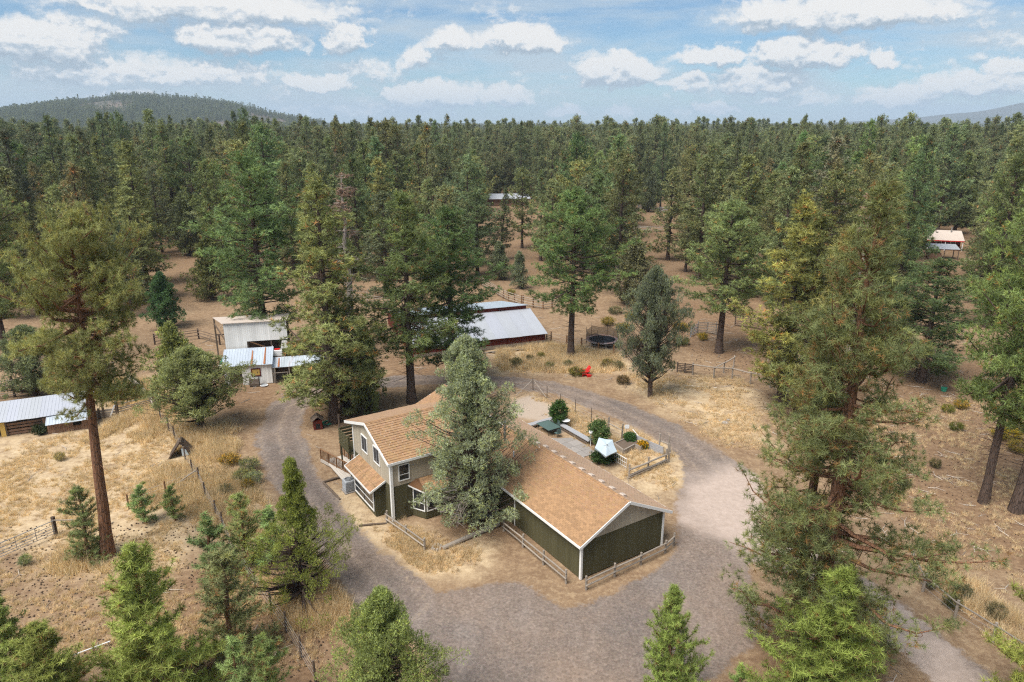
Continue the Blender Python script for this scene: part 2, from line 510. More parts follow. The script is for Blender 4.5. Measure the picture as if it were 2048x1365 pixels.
LITTER_P = [gp((600, 780), (760, 780), (760, 850), (600, 850)), gp((800, 1050), (930, 1030), (1040, 1055), (1010, 1110), (880, 1110)),
            gp((380, 1120), (560, 1130), (720, 1190), (800, 1330), (700, 1450), (300, 1450), (330, 1250)),
            gp((1480, 1290), (1560, 1260), (1650, 1300), (1640, 1450), (1400, 1460)),
            gp((1230, 785), (1350, 785), (1400, 820), (1330, 830)), gp((760, 720), (900, 700), (930, 760), (780, 770)),
            gp((1640, 690), (2200, 690), (2500, 1050), (2100, 1180), (1850, 1080), (1660, 900)), gp((1250, 600), (1500, 600), (1640, 720), (1500, 740), (1340, 690)), gp((1390, 800), (1540, 790), (1560, 900), (1460, 880)), gp((420, 760), (530, 775), (540, 800), (470, 820))]
def sstep(x, a, b):
    t = np.clip((x - a) / (b - a), 0, 1); return t * t * (3 - 2 * t)
rs = np.random.RandomState(7)
_wv = [(rs.uniform(.05, .9), rs.uniform(0, 6.28), rs.uniform(0, 6.28)) for _ in range(14)]
def wob(X, Y):
    z = np.zeros(np.shape(X))
    for k, a, p in _wv: z = z + np.sin(k * (X * math.cos(a) + Y * math.sin(a)) + p) / (1 + 3 * k)
    return z / 2.6
def gz(X, Y):
    d = np.hypot(X, Y)
    return wob(X, Y) * .07 * sstep(d, 20, 40)
def road_w(X, Y):
    d = np.full(np.shape(X), 1e9)
    for r in ROAD: d = np.minimum(d, seg_dist(X, Y, r))
    d = np.minimum(d, poly_dist(X, Y, YARD))
    d = d + wob(X * 4, Y * 4) * .35
    return 1 - sstep(d, -1.0, .8)
def masks(X, Y):
    g = road_w(X, Y)
    s = np.zeros(X.shape); l = np.zeros(X.shape)
    for p in STRAW_P: s = np.maximum(s, 1 - sstep(poly_dist(X, Y, p) + wob(X * 2, Y * 2) * 2, -1.5, 2.5))
    for p in LITTER_P: l = np.maximum(l, 1 - sstep(poly_dist(X, Y, p) + wob(X * 2, Y * 2) * 2, -2.5, 2.0))
    k = 1 - sstep(poly_dist(X, Y, PINK) + wob(X * 3, Y * 3) * 1, -1.5, 1.5)
    pen = 1 - sstep(poly_dist(X, Y, PEN), -.4, .4)
    cd = np.full(X.shape, 1e9)
    for r in ROAD[:2]: cd = np.minimum(cd, seg_dist(X, Y, [(a_, b_, 0.0) for a_, b_, _ in r]))
    rut = np.where(cd < 3, np.cos(np.clip(cd, 0, 2.2) / .85 * math.pi) * .5 + .5, .5) * (1 - sstep(cd, 1.7, 2.6)) + .5 * sstep(cd, 1.7, 2.6)
    far = sstep(np.hypot(X, Y), 100, 170)
    l = np.maximum(l, far * .55)
    return np.stack([g, s, np.maximum(k, 0), l, pen, rut], -1)
def axis(a, b, step, lo, hi, grow=1.13):
    c = list(np.arange(a, b + 1e-6, step))
    s = step; x = b
    while x < hi: s *= grow; x += s; c.append(min(x, hi))
    s = step; x = a; pre = []
    while x > lo: s *= grow; x -= s; pre.append(max(x, lo))
    return np.array(pre[::-1] + c)
def _ground(t, out):
    P = wpos(t)
    at = t.node('ShaderNodeAttribute', attribute_name='tint')
    sp = t.node('ShaderNodeSeparateColor'); t.l.new(at.outputs['Color'], sp.inputs[0])
    gravel, straw, pink = sp.outputs[0], sp.outputs[1], sp.outputs[2]
    litter = at.outputs['Alpha']
    at2 = t.node('ShaderNodeAttribute', attribute_name='pen'); pen = at2.outputs['Fac']
    nL = t.noise(P, .09, 4, .6); nM = t.noise(P, .75, 5, .65); nF = t.noise(P, 5.5, 4, .7); nX = t.noise(P, 26, 3, .7)
    vf = t.vor(P, 9.0); vs_ = t.vor(P, 21.0, out='Color')
    nS = t.noise(P, 2.2, 5, .72)
    dirt = t.mix(t.rng(nM, .3, .7), (.18, .115, .070), (.32, .220, .134))
    dirt = t.mix(t.rng(nS, .46, .66, 0, .6), dirt, (.43, .315, .195))
    dirt = t.mix(t.rng(nF, .50, .35, 0, .55), dirt, (.17, .10, .062))
    lit = t.mix(t.rng(nS, .32, .68), (.125, .074, .044), (.275, .175, .102))
    lf = t.math('ADD', t.math('MULTIPLY', litter, .95), t.rng(nL, .50, .70, 0, .6), clamp=True)
    lf = t.math('MULTIPLY', lf, t.rng(nM, .25, .62, .35, 1))
    c = t.mix(lf, dirt, lit)
    st = t.mix(t.rng(nS, .3, .7), (.42, .305, .18), (.66, .525, .345))
    st = t.mix(t.rng(nX, .42, .8, 0, .7), st, (.27, .17, .09))
    sf = t.math('ADD', straw, t.rng(nL, .36, .25, 0, .5), clamp=True)
    sf = t.math('MULTIPLY', sf, t.rng(nM, .30, .55, .2, 1))
    c = t.mix(sf, c, st)
    c = t.mix(1, c, t.rng(nX, .25, .75, .72, 1.25), 'MULTIPLY')
    # needles, cones and twigs lying about: small dark specks
    c = t.mix(t.math('MULTIPLY', t.rng(vf, .20, .06, 0, 1), t.rng(nM, .40, .6, 0, .85)), c, (.07, .042, .028))
    c = t.mix(t.rng(pen, 0, 1), c, t.mix(nS, (.33, .262, .205), (.46, .375, .30)))
    gr = t.mix(t.rng(nX, .3, .7), (.128, .101, .084), (.31, .256, .224))
    gr = t.mix(t.rng(nF, .35, .65, .35, 0), gr, (.14, .115, .105))
    gr = t.mix(1, gr, t.mix(.45, (1, 1, 1), t.mix(.8, vs_, (.6, .6, .6))), 'MULTIPLY')
    nT = t.noise(t.vmath('MULTIPLY', P, (1, .35, 1)), .33, 5, .6, 1.2)
    gr = t.mix(t.rng(nT, .48, .70, 0, .22), gr, (.36, .31, .28))
    gr = t.mix(t.rng(nT, .46, .28, 0, .22), gr, (.13, .10, .085))
    gr = t.mix(t.rng(nL, .4, .65, 0, .45), gr, (.31, .215, .15))
    gr = t.mix(t.rng(nS, .5, .7, 0, .4), gr, (.31, .255, .22))
    vg = t.node('ShaderNodeSeparateColor'); t.l.new(t.vor(P, 6.5, out='Color'), vg.inputs[0])
    gr = t.mix(1, gr, t.rng(vg.outputs[0], 0, 1, .86, 1.14), 'MULTIPLY')
    gr = t.mix(1, gr, t.rng(nF, .3, .7, .80, 1.18), 'MULTIPLY')
    gr = t.mix(t.math('MULTIPLY', t.rng(nS, .56, .70, 0, .55), t.rng(nM, .45, .6)), gr, (.24, .155, .095))
    rut = t.node('ShaderNodeAttribute', attribute_name='rut').outputs['Fac']
    gr = t.mix(1, gr, t.rng(t.math('ADD', rut, t.math('MULTIPLY', t.math('SUBTRACT', nM, .5), .8)), .15, .85, .93, 1.07), 'MULTIPLY')
    gr = t.mix(t.math('MULTIPLY', t.rng(rut, .75, 1), t.rng(nS, .42, .62, 0, .6)), gr, (.36, .275, .19))
    pk = t.mix(t.rng(nS, .3, .7), (.35, .275, .225), (.49, .395, .335))
    pk = t.mix(t.rng(nX, .3, .7, .35, 0), pk, (.38, .30, .26))
    gr = t.mix(t.math('MULTIPLY', pink, t.rng(nM, .2, .5, .8, 1)), gr, pk)
    gf = t.math('ADD', gravel, t.math('MULTIPLY', t.math('SUBTRACT', t.math('ADD', t.math('MULTIPLY', nS, .6), t.math('MULTIPLY', nM, .4)), .5), 1.9))
    c = t.mix(t.math('MULTIPLY', t.rng(gf, .30, .70, 0, 1, True), t.rng(gravel, .02, .2)), c, gr)
    h = t.math('ADD', t.math('MULTIPLY', nF, .6), t.math('MULTIPLY', nX, .4))
    principled(t, out, c, .95, 0, h, .55, .06, .08)
M_GROUND = mat('dry_ground', _ground)

XS = axis(-62, 62, .42, -11000, 11000)
YS = axis(28, 112, .42, -700, 11500)
def grid_mesh(name, X, Y, Z, keep=None, lift=0):
    ny, nx = X.shape
    idx = np.arange(nx * ny).reshape(ny, nx)
    q = np.stack([idx[:-1, :-1], idx[:-1, 1:], idx[1:, 1:], idx[1:, :-1]], -1).reshape(-1, 4)
    m = masks(X, Y).reshape(-1, 6)
    V = np.stack([X, Y, Z + lift], -1).reshape(-1, 3)
    if keep is not None:
        q = q[keep(m)[q].max(1)]
        u, inv = np.unique(q, return_inverse=True)
        V = V[u]; m = m[u]; q = inv.reshape(-1, 4)
    me = mesh_np(name, V, q.ravel(), np.arange(len(q)) * 4, np.full(len(q), 4), M_GROUND, m[:, :4], True)
    a = me.attributes.new('pen', 'FLOAT', 'POINT'); a.data.foreach_set('value', m[:, 4].astype(np.float32))
    a = me.attributes.new('rut', 'FLOAT', 'POINT'); a.data.foreach_set('value', m[:, 5].astype(np.float32))
    return me
GX, GY = np.meshgrid(XS, YS)
tag(link('ground', grid_mesh('ground', GX, GY, gz(GX, GY))), 'dry tan ground with pine litter and straw grass', kind='structure')
sx = (XS > -70) & (XS < 75); sy = (YS > 24) & (YS < 115)
RX, RY = GX[np.ix_(sy, sx)], GY[np.ix_(sy, sx)]
tag(link('driveway', grid_mesh('driveway', RX, RY, gz(RX, RY), lambda m: m[:, 0] > .18, .012)), 'grey gravel drive looping round the house', kind='structure')

# hills far off -----------------------------------------------------------
def hill(name, label, ctrl, r0, r1, rp, rough, mt, seed, base=0.0):
    """ctrl: (u, v) skyline points of the photograph; rp the distance of the crest"""
    az = np.array([azel(u, 245)[0] for u, v in ctrl])
    hh = np.array([max(0.0, (245 - v) / 1485 * rp + CAM_H) for u, v in ctrl])
    A = np.linspace(az[0], az[-1], 150)
    H = np.interp(A, az, hh)
    H = np.convolve(np.pad(H, 3, 'edge'), np.ones(7) / 7, 'valid')
    Rr = np.linspace(r0, r1, 44)
    AA, RR = np.meshgrid(A, Rr)
    b = np.where(RR < rp, sstep(RR, r0, rp), 1 - sstep(RR, rp, r1))
    n = wob(RR * .018 + seed, AA * 30) * rough
    Z = H[None, :] * b * (1 + n * .25) - 3
    X, Y = RR * np.sin(AA), RR * np.cos(AA)
    ny, nx = X.shape
    idx = np.arange(nx * ny).reshape(ny, nx)
    q = np.stack([idx[:-1, :-1], idx[1:, :-1], idx[1:, 1:], idx[:-1, 1:]], -1).reshape(-1, 4)[:, ::-1]
    me = mesh_np(name, np.stack([X, Y, Z], -1).reshape(-1, 3), q.ravel(), np.arange(len(q)) * 4, np.full(len(q), 4), mt, None, True)
    tag(link(name, me), label, kind='structure')
    return X, Y, Z
def _hillm(t, out):
    P = wpos(t)
    n = t.noise(P, .006, 4, .6); n2 = t.noise(P, .05, 4, .7)
    c = t.mix(t.rng(n, .42, .58), (.14, .105, .08), (.045, .055, .04))
    c = t.mix(t.rng(n2, .4, .6), c, t.mix(.5, c, (.16, .13, .085)))
    principled(t, out, c, .95)
M_HILL = mat('hill_soil', _hillm)
def _mtn(t, out):
    n = t.noise(wpos(t), .002, 5, .6)
    principled(t, out, t.mix(n, (.05, .06, .05), (.12, .11, .09)), .95)
M_MTN = mat('mountain_forest', _mtn)
HX, HY, HZ = hill('hill', 'long wooded hill on the skyline with bare pinkish patches',
     [(-900, 250), (-500, 238), (-200, 230), (0, 227), (100, 214), (180, 209), (250, 207), (330, 211), (420, 216), (500, 223), (560, 235), (600, 243), (650, 251)], 1500, 3600, 2500, 1, M_HILL, 1)
hill('mountain', 'pale blue mountain shoulder on the far horizon',
     [(1560, 250), (1700, 243), (1820, 238), (1880, 232), (1960, 228), (2048, 213), (2200, 207), (2500, 206), (2900, 225), (3300, 250)], 6300, 9200, 7600, .3, M_MTN, 2)
hill('ridge', 'low blue ridge on the far horizon',
     [(900, 251), (1000, 249.5), (1080, 246), (1130, 245), (1200, 248), (1290, 249), (1420, 246.5), (1700, 245), (2100, 245), (2400, 250)], 5000, 6100, 5600, .3, M_MTN, 3)

# ------------------------------------------------------------------ trees
FOLIAGE = np.array((2.10, 2.08, 2.12))
JUN = np.array((1.58, 1.60, 1.46))
def unit(a): return a / np.maximum(np.linalg.norm(a, axis=-1, keepdims=True), 1e-9)
def tuft_tris(P, D, C, k, L, W, rng, spread=.75, lenv=.3):
    """k needles on each tuft at P pointing about D"""
    n = len(P)
    d = unit(D[:, None, :] * (1 - spread * .45) + rng.normal(size=(n, k, 3)) * spread)
    ln = L * (1 + lenv * rng.uniform(-1, 1, (n, k, 1)))
    if np.ndim(L) > 0: pass
    side = unit(np.cross(d, rng.normal(size=(n, k, 3)))) * (W / 2)
    b = P[:, None, :] + d * ln * .06
    V = np.stack([b - side, b + side, P[:, None, :] + d * ln], 2).reshape(-1, 3)
    c = np.repeat(C[:, None, :] * rng.uniform(.82, 1.2, (n, k, 1)), 3, axis=1).reshape(-1, 3)
    return V, c

def limb_path(p0, az, ln, pitch, sag, m=6, rng=None):
    t = np.linspace(0, 1, m)
    hx = np.cos(pitch) * ln * t
    z = np.sin(pitch) * ln * t - sag * ln * np.sin(t * math.pi * .9) * .5 + sag * ln * .9 * t ** 2.5
    a = az + (rng.uniform(-.18, .18) * t if rng is not None else 0)
    return np.stack([p0[0] + np.cos(a) * hx, p0[1] + np.sin(a) * hx, p0[2] + z], -1)

def pine(seed, H, cb, Rm, nl, k=9, L=.24, W=.035, prof='round', dead=.05, base=(.085, .112, .040), tr=None, bark=M_BARK,
         tw=True, low_dead=4, up=.5, wig=.25, puff=.55, per=9, gapm=.62, spread=.95, shoot=False, inner=.36):
    """ponderosa: crooked limbs that carry rounded puffs of needle tufts; shoot=True: young pine with upright bottle brush shoots"""
    rng = np.random.RandomState(seed)
    tr = tr or H * .0145 + .05
    mb = MB()
    zs = np.linspace(0, H * .985, 13)
    wx = np.cumsum(rng.normal(0, wig * .12, 13)); wy = np.cumsum(rng.normal(0, wig * .12, 13))
    wx -= np.linspace(0, wx[-1], 13) * .8; wy -= np.linspace(0, wy[-1], 13) * .8
    rad = tr * (1 - zs / H) ** .85 + .025
    rad[0] *= 1.35
    mb.tube([(wx[i], wy[i], zs[i] - (.3 if i == 0 else 0)) for i in range(13)], rad, 10)
    cx = lambda z: (np.interp(z, zs, wx), np.interp(z, zs, wy))
    TP, TD, TC = [], [], []
    base = np.array(base) * FOLIAGE
    lean_a = rng.uniform(0, 6.28)
    def ball(c, r, n, hue, out):
        q = unit(rng.normal(size=(n, 3))) * rng.uniform(.35, 1, (n, 1)) ** .5
        q[:, 2] = q[:, 2] * .8 + .1
        cc = base * hue * rng.uniform(.72, 1.3, (n, 1))
        y = rng.uniform(size=n) < .3
        cc[y] *= np.array([1.15, 1.05, .85])
        dd = rng.uniform(size=n) < dead * np.where(q[:, 2] < 0, 2.0, .55)
        cc[dd] = np.array([.36, .20, .085]) * rng.uniform(.75, 1.2, (int(dd.sum()), 1))
        TP.append(c + q * r); TD.append(unit(q + out * .5 + np.array([0, 0, up]))); TC.append(cc)
    for i in range(nl):
        s = min(max((i + rng.uniform(-.5, 1.2)) / nl, 0), 1)
        z = H * (cb + (1 - cb) * s * .985)
        az = i * 2.399 + rng.normal(0, .5)
        if prof == 'round': f = (min(1, .50 + s * 2.1)) * (1 - s ** 3.2) ** .8 * .96 + .07
        elif prof == 'cone': f = min(1, .7 + s * 2) * (1 - s) ** .74 + .05
        else: f = min(1, .6 + s * 1.6) * (1 - s ** 1.55) ** .95 * .98 + .06
        f *= 1 + .26 * math.sin(az * 2 + seed + s * 7) + .16 * math.sin(az * 3 - s * 12) + .12 * math.cos(az - lean_a)
        ln = Rm * max(.08, f) * (rng.uniform(.72, 1.1) if rng.uniform() > .25 else rng.uniform(.35, .65))
        pitch = -.25 + 1.0 * s ** 1.2 + rng.normal(0, .2)
        path = limb_path((*cx(z), z), az, ln, pitch, rng.uniform(.05, .35), 6, rng)
        if ln > 1: path[2:5] += rng.normal(0, .05 * ln ** .5, (3, 3))
        r0 = max(.02, tr * .30 * (ln / Rm) ** .7)
        mb.tube(path, np.linspace(r0, .012, 6), 5, False)
        tg = unit(path[-1] - path[0]); sd = np.array([-tg[1], tg[0], 0])
        hue = rng.uniform(.78, 1.22)
        tt = np.linspace(0, 1, 6)
        if shoot:
            nb = int(ln * 5) + 3
            for j in range(nb):
                t = min(1, .12 + .88 * (j + rng.uniform(0, 1)) / nb)
                q = np.array([np.interp(t, tt, path[:, c]) for c in range(3)])
                bl = min(.75, .22 + .35 * ln * (1.05 - t)) * rng.uniform(.6, 1.2)
                bd = unit(tg * rng.uniform(.2, .8) + sd * rng.uniform(.2, .8) * (1 if j % 2 else -1) + np.array([0, 0, rng.uniform(.35, 1.0)]))
                e = q + bd * bl
                mb.tube([q, e], [.012, .006], 3, False)
                m = max(2, int(bl / .11)); h2 = hue * rng.uniform(.75, 1.25)
                for w in range(m):
                    u_ = (w + .6) / m
                    TP.append((q + (e - q) * u_)[None]); TD.append(unit(bd + np.array([0, 0, .35]))[None])
                    c = base * h2 * rng.uniform(.8, 1.2) * (.85 + .35 * u_)
                    if rng.uniform() < dead * (2.2 if u_ < .5 else .3): c = np.array([.36, .20, .085]) * rng.uniform(.75, 1.2)
                    TC.append(c[None])
            continue
        npf = max(1, int(ln * (1 - inner * .6) / gapm + rng.uniform(.2, .9)))
        for j in range(npf):
            t = 1 - (1 - inner) * (j + rng.uniform(0, .5)) / npf if ln > 1.0 else 1
            q = np.array([np.interp(t, tt, path[:, c]) for c in range(3)])
            side = rng.choice([-1, 1]) * rng.uniform(.15, .95) * min(1.5, .25 + .45 * ln * (1.08 - t)) if j else rng.normal(0, .12)
            c = q + sd * side + np.array([0, 0, rng.normal(.10, .16)])
            if abs(side) > .3: mb.tube([q - tg * .25, (q + c) / 2 + np.array([0, 0, -.04]), c], [.02, .015, .008], 4 if tw else 3, False)
            r = puff * rng.uniform(.65, 1.2) * (.75 + .25 * min(1, ln / 2))
            ball(c, r, max(3, int(per * rng.uniform(.7, 1.3) * (r / puff) ** 1.5)), hue * rng.uniform(.8, 1.2), unit(tg + sd * np.sign(side) * .5))
    for i in range(low_dead):   # bare snags under the crown
        z = H * cb * rng.uniform(.55, 1); az = rng.uniform(0, 6.28); ln = Rm * rng.uniform(.2, .6)
        p = limb_path((*cx(z), z), az, ln, rng.uniform(-.3, .1), .1, 4, rng)
        mb.tube(p, np.linspace(.035, .008, 4), 4, False)
    top = np.array([*cx(H * .985), H * .985])
    for i in range(4): ball(top + np.array([rng.normal(0, .2), rng.normal(0, .2), -.35 * i]), puff * (.45 + .15 * i) * (.5 if shoot else 1), per, 1.1, np.array([0, 0, 1.0]))
    TP, TD, TC = map(np.concatenate, (TP, TD, TC))
    V, c = tuft_tris(TP, TD, TC, k, L, W, rng, spread)
    return mb.mesh('pine_trunk', bark), tris_np('pine_crown', V, M_NEEDLE, c), H, Rm

def juniper(seed, H, Rm, ncl, per=46, L=.17, W=.05, base=(.135, .155, .095), cb=.06, prof='cone', clr=.55, k=3, bark=M_BARKDARK, split=False, droop=0.0, lobes=5):
    rng = np.random.RandomState(seed)
    mb = MB()
    zs = np.linspace(0, H * .93, 9)
    wx = np.cumsum(rng.normal(0, .07, 9)); wy = np.cumsum(rng.normal(0, .07, 9)); wx -= wx[0]; wy -= wy[0]
    tr = H * .030 + .06
    mb.tube([(wx[i], wy[i], zs[i] - (.3 if i == 0 else 0)) for i in range(9)], tr * (1 - zs / H) ** .9 + .03, 9)
    lob = rng.uniform(.70, 1.12, (lobes, 2)); lph = rng.uniform(0, 6.28, lobes)
    P, D, C = [], [], []
    base = np.array(base) * JUN
    for i in range(ncl):
        s = ((i + rng.uniform()) / ncl) ** .86
        z = H * (cb + (1 - cb) * s)
        az = i * 2.399 + rng.normal(0, .4)
        if prof == 'cone': f = min(1, .55 + 2.6 * s) * (1 - s) ** .72 + .05
        elif prof == 'cone2': f = min(1, .6 + 2.6 * s) * (1 - s ** 1.5) ** .8 + .05
        elif prof == 'oval': f = math.sin(math.pi * min(1, .16 + s * .84)) ** .75 + .04
        elif prof == 'umbrella': f = min(1, .35 + s * 2.5) * (1 - s ** 2.5) ** .7 + .08
        elif prof == 'spire': f = (.98 * max(0, 1 - s / .52) ** .35 * (s < .5) if s < .5 else 0) * min(1, .6 + s * 3) + .33 * (1 - s) ** .6 * (1 if s > .3 else .6) + .03
        rr = Rm * f * (1 + .26 * math.sin(az * 2 + lph[0] + s * 6) + .22 * math.sin(az * 3 + lph[1] - s * 13) + .14 * math.sin(s * 23 + lph[2] + az))
        rr *= rng.uniform(.5, 1.15) if i % 4 else rng.uniform(.15, .55)
        b0 = np.array([np.interp(max(0, z - rr * .45), zs, wx), np.interp(max(0, z - rr * .45), zs, wy), max(H * cb * .5, z - rr * .45)])
        c = np.array([b0[0] + rr * math.cos(az), b0[1] + rr * math.sin(az), z - droop * rr])
        mid = (b0 + c) / 2 + np.array([0, 0, -.06 * rr])
        if rr > .35: mb.tube([b0, mid, c], [max(.028, .03 * rr), .03, .010], 4, False)
        cr = clr * rng.uniform(.7, 1.25) * (.55 + .45 * min(1, f * 1.6))
        hue = rng.uniform(.68, 1.32)
        n = int(per * rng.uniform(.7, 1.3))
        q = unit(rng.normal(size=(n, 3))) * rng.uniform(.25, 1, (n, 1)) ** .6
        q[:, 2] *= .75
        P.append(c + q * cr)
        outd = unit(q + np.array([math.cos(az) * .5, math.sin(az) * .5, .55]))
        D.append(outd)
        cc = base * hue * rng.uniform(.75, 1.25, (n, 1))
        y = rng.uniform(size=n) < .25
        cc[y] *= np.array([1.2, 1.15, .75])
        C.append(cc)
    P, D, C = np.concatenate(P), np.concatenate(D), np.concatenate(C)
    V, c = tuft_tris(P, D, C, k, L, W, rng, .6, .35)
    return mb.mesh('juniper_trunk', bark), tris_np('juniper_crown', V, M_NEEDLE, c), H, Rm

def snag(seed, H, Rm, nl=46):
    rng = np.random.RandomState(seed); mb = MB()
    zs = np.linspace(0, H, 9)
    mb.tube([(rng.normal(0, .06), rng.normal(0, .06), z - (.3 if z == 0 else 0)) for z in zs], .22 * (1 - zs / H) ** .8 + .02, 8)
    P, D, C = [], [], []
    for i in range(nl):
        s = rng.uniform(.25, 1); az = rng.uniform(0, 6.28); ln = Rm * (1.15 - s) * rng.uniform(.5, 1.2)
        p = limb_path((0, 0, H * s), az, ln, -.15 + .6 * s + rng.normal(0, .2), -.1, 5, rng)
        mb.tube(p, np.linspace(.045, .008, 5), 4, False)
        for j in range(4):
            q = p[rng.randint(1, 5)]; e = q + rng.normal(0, .35, 3)
            mb.tube([q, e], [.012, .005], 3, False)
            if s > .68:
                for w in range(4): P.append(q + (e - q) * rng.uniform(.2, 1)); D.append(unit(rng.normal(size=3))); C.append(np.array([.30, .20, .15]) * rng.uniform(.7, 1.2))
    V, c = tuft_tris(*map(np.array, (P, D, C)), 7, .24, .05, rng)
    return mb.mesh('dead_trunk', M_BARKGREY), tris_np('dead_crown', V, M_NEEDLE, c), H, Rm

NEARP = {}
def proto(k):
    if k in NEARP: return NEARP[k]
    f = {
        'tall': lambda: pine(11, 25, .50, 5.2, 100, 21, .31, .028, 'round', .02, (.132, .138, .060), .52, puff=.60, per=17, gapm=.50, inner=.3),
        'big': lambda: pine(12, 27, .07, 5.6, 178, 18, .30, .026, 'slim', .075, (.112, .124, .055), .50, low_dead=8, puff=.58, per=15, gapm=.55, inner=.3),
        'bigslim': lambda: pine(13, 24, .25, 3.6, 80, 17, .30, .027, 'slim', .10, (.115, .122, .054), .34, puff=.55, per=12, gapm=.55),
        'p1': lambda: pine(21, 24, .14, 4.6, 135, 11, .36, .055, 'round', .02, (.088, .110, .048), .38, bark=M_BARKDARK, puff=.62, per=13, gapm=.62),
        'p2': lambda: pine(22, 24, .12, 4.2, 135, 11, .36, .055, 'slim', .04, (.098, .112, .050), .36, bark=M_BARKDARK, puff=.62, per=13, gapm=.62),
        'p3': lambda: pine(23, 23, .26, 4.6, 112, 11, .36, .055, 'slim', .02, (.092, .113, .050), .38, bark=M_BARKDARK, low_dead=26, puff=.62, per=13, gapm=.62),
        'p4': lambda: pine(24, 22, .08, 4.4, 128, 11, .36, .055, 'cone', .02, (.090, .108, .050), .36, bark=M_BARKDARK, puff=.62, per=13, gapm=.62),
        'p5': lambda: pine(25, 25, .30, 5.0, 112, 11, .36, .055, 'round', .02, (.088, .112, .048), .40, bark=M_BARKDARK, low_dead=20, puff=.64, per=14, gapm=.60),
        'm1': lambda: pine(31, 26, .12, 4.6, 92, 8, .50, .13, 'slim', .015, (.092, .109, .054), .38, bark=M_BARKDARK, tw=False, puff=.78, per=11, gapm=.85),
        'm2': lambda: pine(32, 26, .16, 5.0, 85, 8, .50, .13, 'round', .015, (.091, .108, .054), .38, bark=M_BARKDARK, tw=False, puff=.80, per=11, gapm=.85),
        'm3': lambda: pine(33, 24, .06, 4.6, 95, 8, .50, .13, 'cone', .015, (.090, .107, .054), .36, bark=M_BARKDARK, tw=False, puff=.76, per=11, gapm=.85),
        'm4': lambda: pine(34, 28, .18, 4.2, 90, 8, .50, .13, 'slim', .02, (.093, .108, .055), .38, bark=M_BARKDARK, tw=False, puff=.78, per=11, gapm=.85, wig=.5),
        'm5': lambda: pine(35, 25, .22, 5.0, 62, 8, .50, .13, 'round', .03, (.096, .107, .055), .40, bark=M_BARKDARK, tw=False, puff=.85, per=12, gapm=.9, wig=.7, low_dead=14),
        'm6': lambda: pine(36, 24, .10, 4.4, 75, 8, .50, .13, 'slim', .05, (.098, .106, .054), .36, bark=M_BARKDARK, tw=False, puff=.80, per=11, gapm=.9, wig=.5, low_dead=8),
        'f1': lambda: pine(41, 25, .10, 4.4, 30, 5, 1.0, .42, 'slim', .0, (.088, .102, .054), .38, bark=M_BARKDARK, tw=False, low_dead=0, puff=1.0, per=5, gapm=1.5),
        'f2': lambda: pine(42, 25, .12, 5.0, 28, 5, 1.0, .44, 'round', .0, (.090, .102, .054), .38, bark=M_BARKDARK, tw=False, low_dead=0, puff=1.0, per=5, gapm=1.5),
        'f3': lambda: pine(43, 24, .05, 4.6, 32, 5, 1.0, .42, 'cone', .0, (.087, .100, .054), .36, bark=M_BARKDARK, tw=False, low_dead=0, puff=1.0, per=5, gapm=1.5),
        'jh': lambda: juniper(51, 12.6, 4.0, 520, 60, .16, .038, (.205, .215, .150), .05, 'cone2', .48, 5),
        'js': lambda: juniper(52, 11.5, 5.2, 540, 62, .15, .038, (.135, .150, .048), .13, 'spire', .54, 4, droop=.05),
        'jb': lambda: juniper(53, 9, 4.6, 420, 80, .14, .036, (.155, .178, .08), .04, 'cone', .55, 4),
        'jo': lambda: juniper(54, 11, 4.2, 430, 56, .20, .062, (.145, .160, .11), .20, 'oval', .56, 4),
        'ju': lambda: juniper(55, 8.5, 4.6, 300, 60, .20, .065, (.15, .17, .10), .10, 'umbrella', .60, 4),
        'jd': lambda: juniper(56, 8, 2.6, 170, 54, .22, .075, (.060, .088, .045), .03, 'cone', .55, 4),
        'jm': lambda: juniper(57, 9, 3.6, 160, 40, .34, .13, (.11, .125, .08), .07, 'cone', .75, 3),
        'y1': lambda: pine(61, 8, .03, 2.6, 120, 17, .25, .024, 'cone', .03, (.150, .172, .048), .12, low_dead=0, up=1.0, shoot=True, spread=.85, puff=.4),
        'y2': lambda: pine(62, 9, .04, 2.3, 112, 17, .25, .024, 'cone', .05, (.142, .165, .048), .12, low_dead=0, up=1.0, shoot=True, spread=.85, puff=.4),
        'y3': lambda: pine(63, 4, .10, 1.1, 34, 15, .22, .022, 'slim', .02, (.112, .142, .056), .06, low_dead=0, up=1.0, shoot=True, spread=.85, puff=.3),
        'y4': lambda: pine(64, 6, .06, 1.9, 52, 15, .23, .022, 'cone', .10, (.112, .134, .056), .09, low_dead=2, up=1.0, shoot=True, spread=.85, puff=.3),
        'snag': lambda: snag(71, 21, 2.6),
    }[k]
    tm, cm, H0, R0 = f()
    co = np.empty(len(cm.vertices) * 3, np.float32); cm.vertices.foreach_get('co', co); co = co.reshape(-1, 3)
    R0 = float(np.percentile(np.hypot(co[:, 0], co[:, 1]), 97.5)); H0 = max(H0, float(co[:, 2].max()))
    NEARP[k] = (tm, cm, H0, R0)
    return NEARP[k]
TREES = []
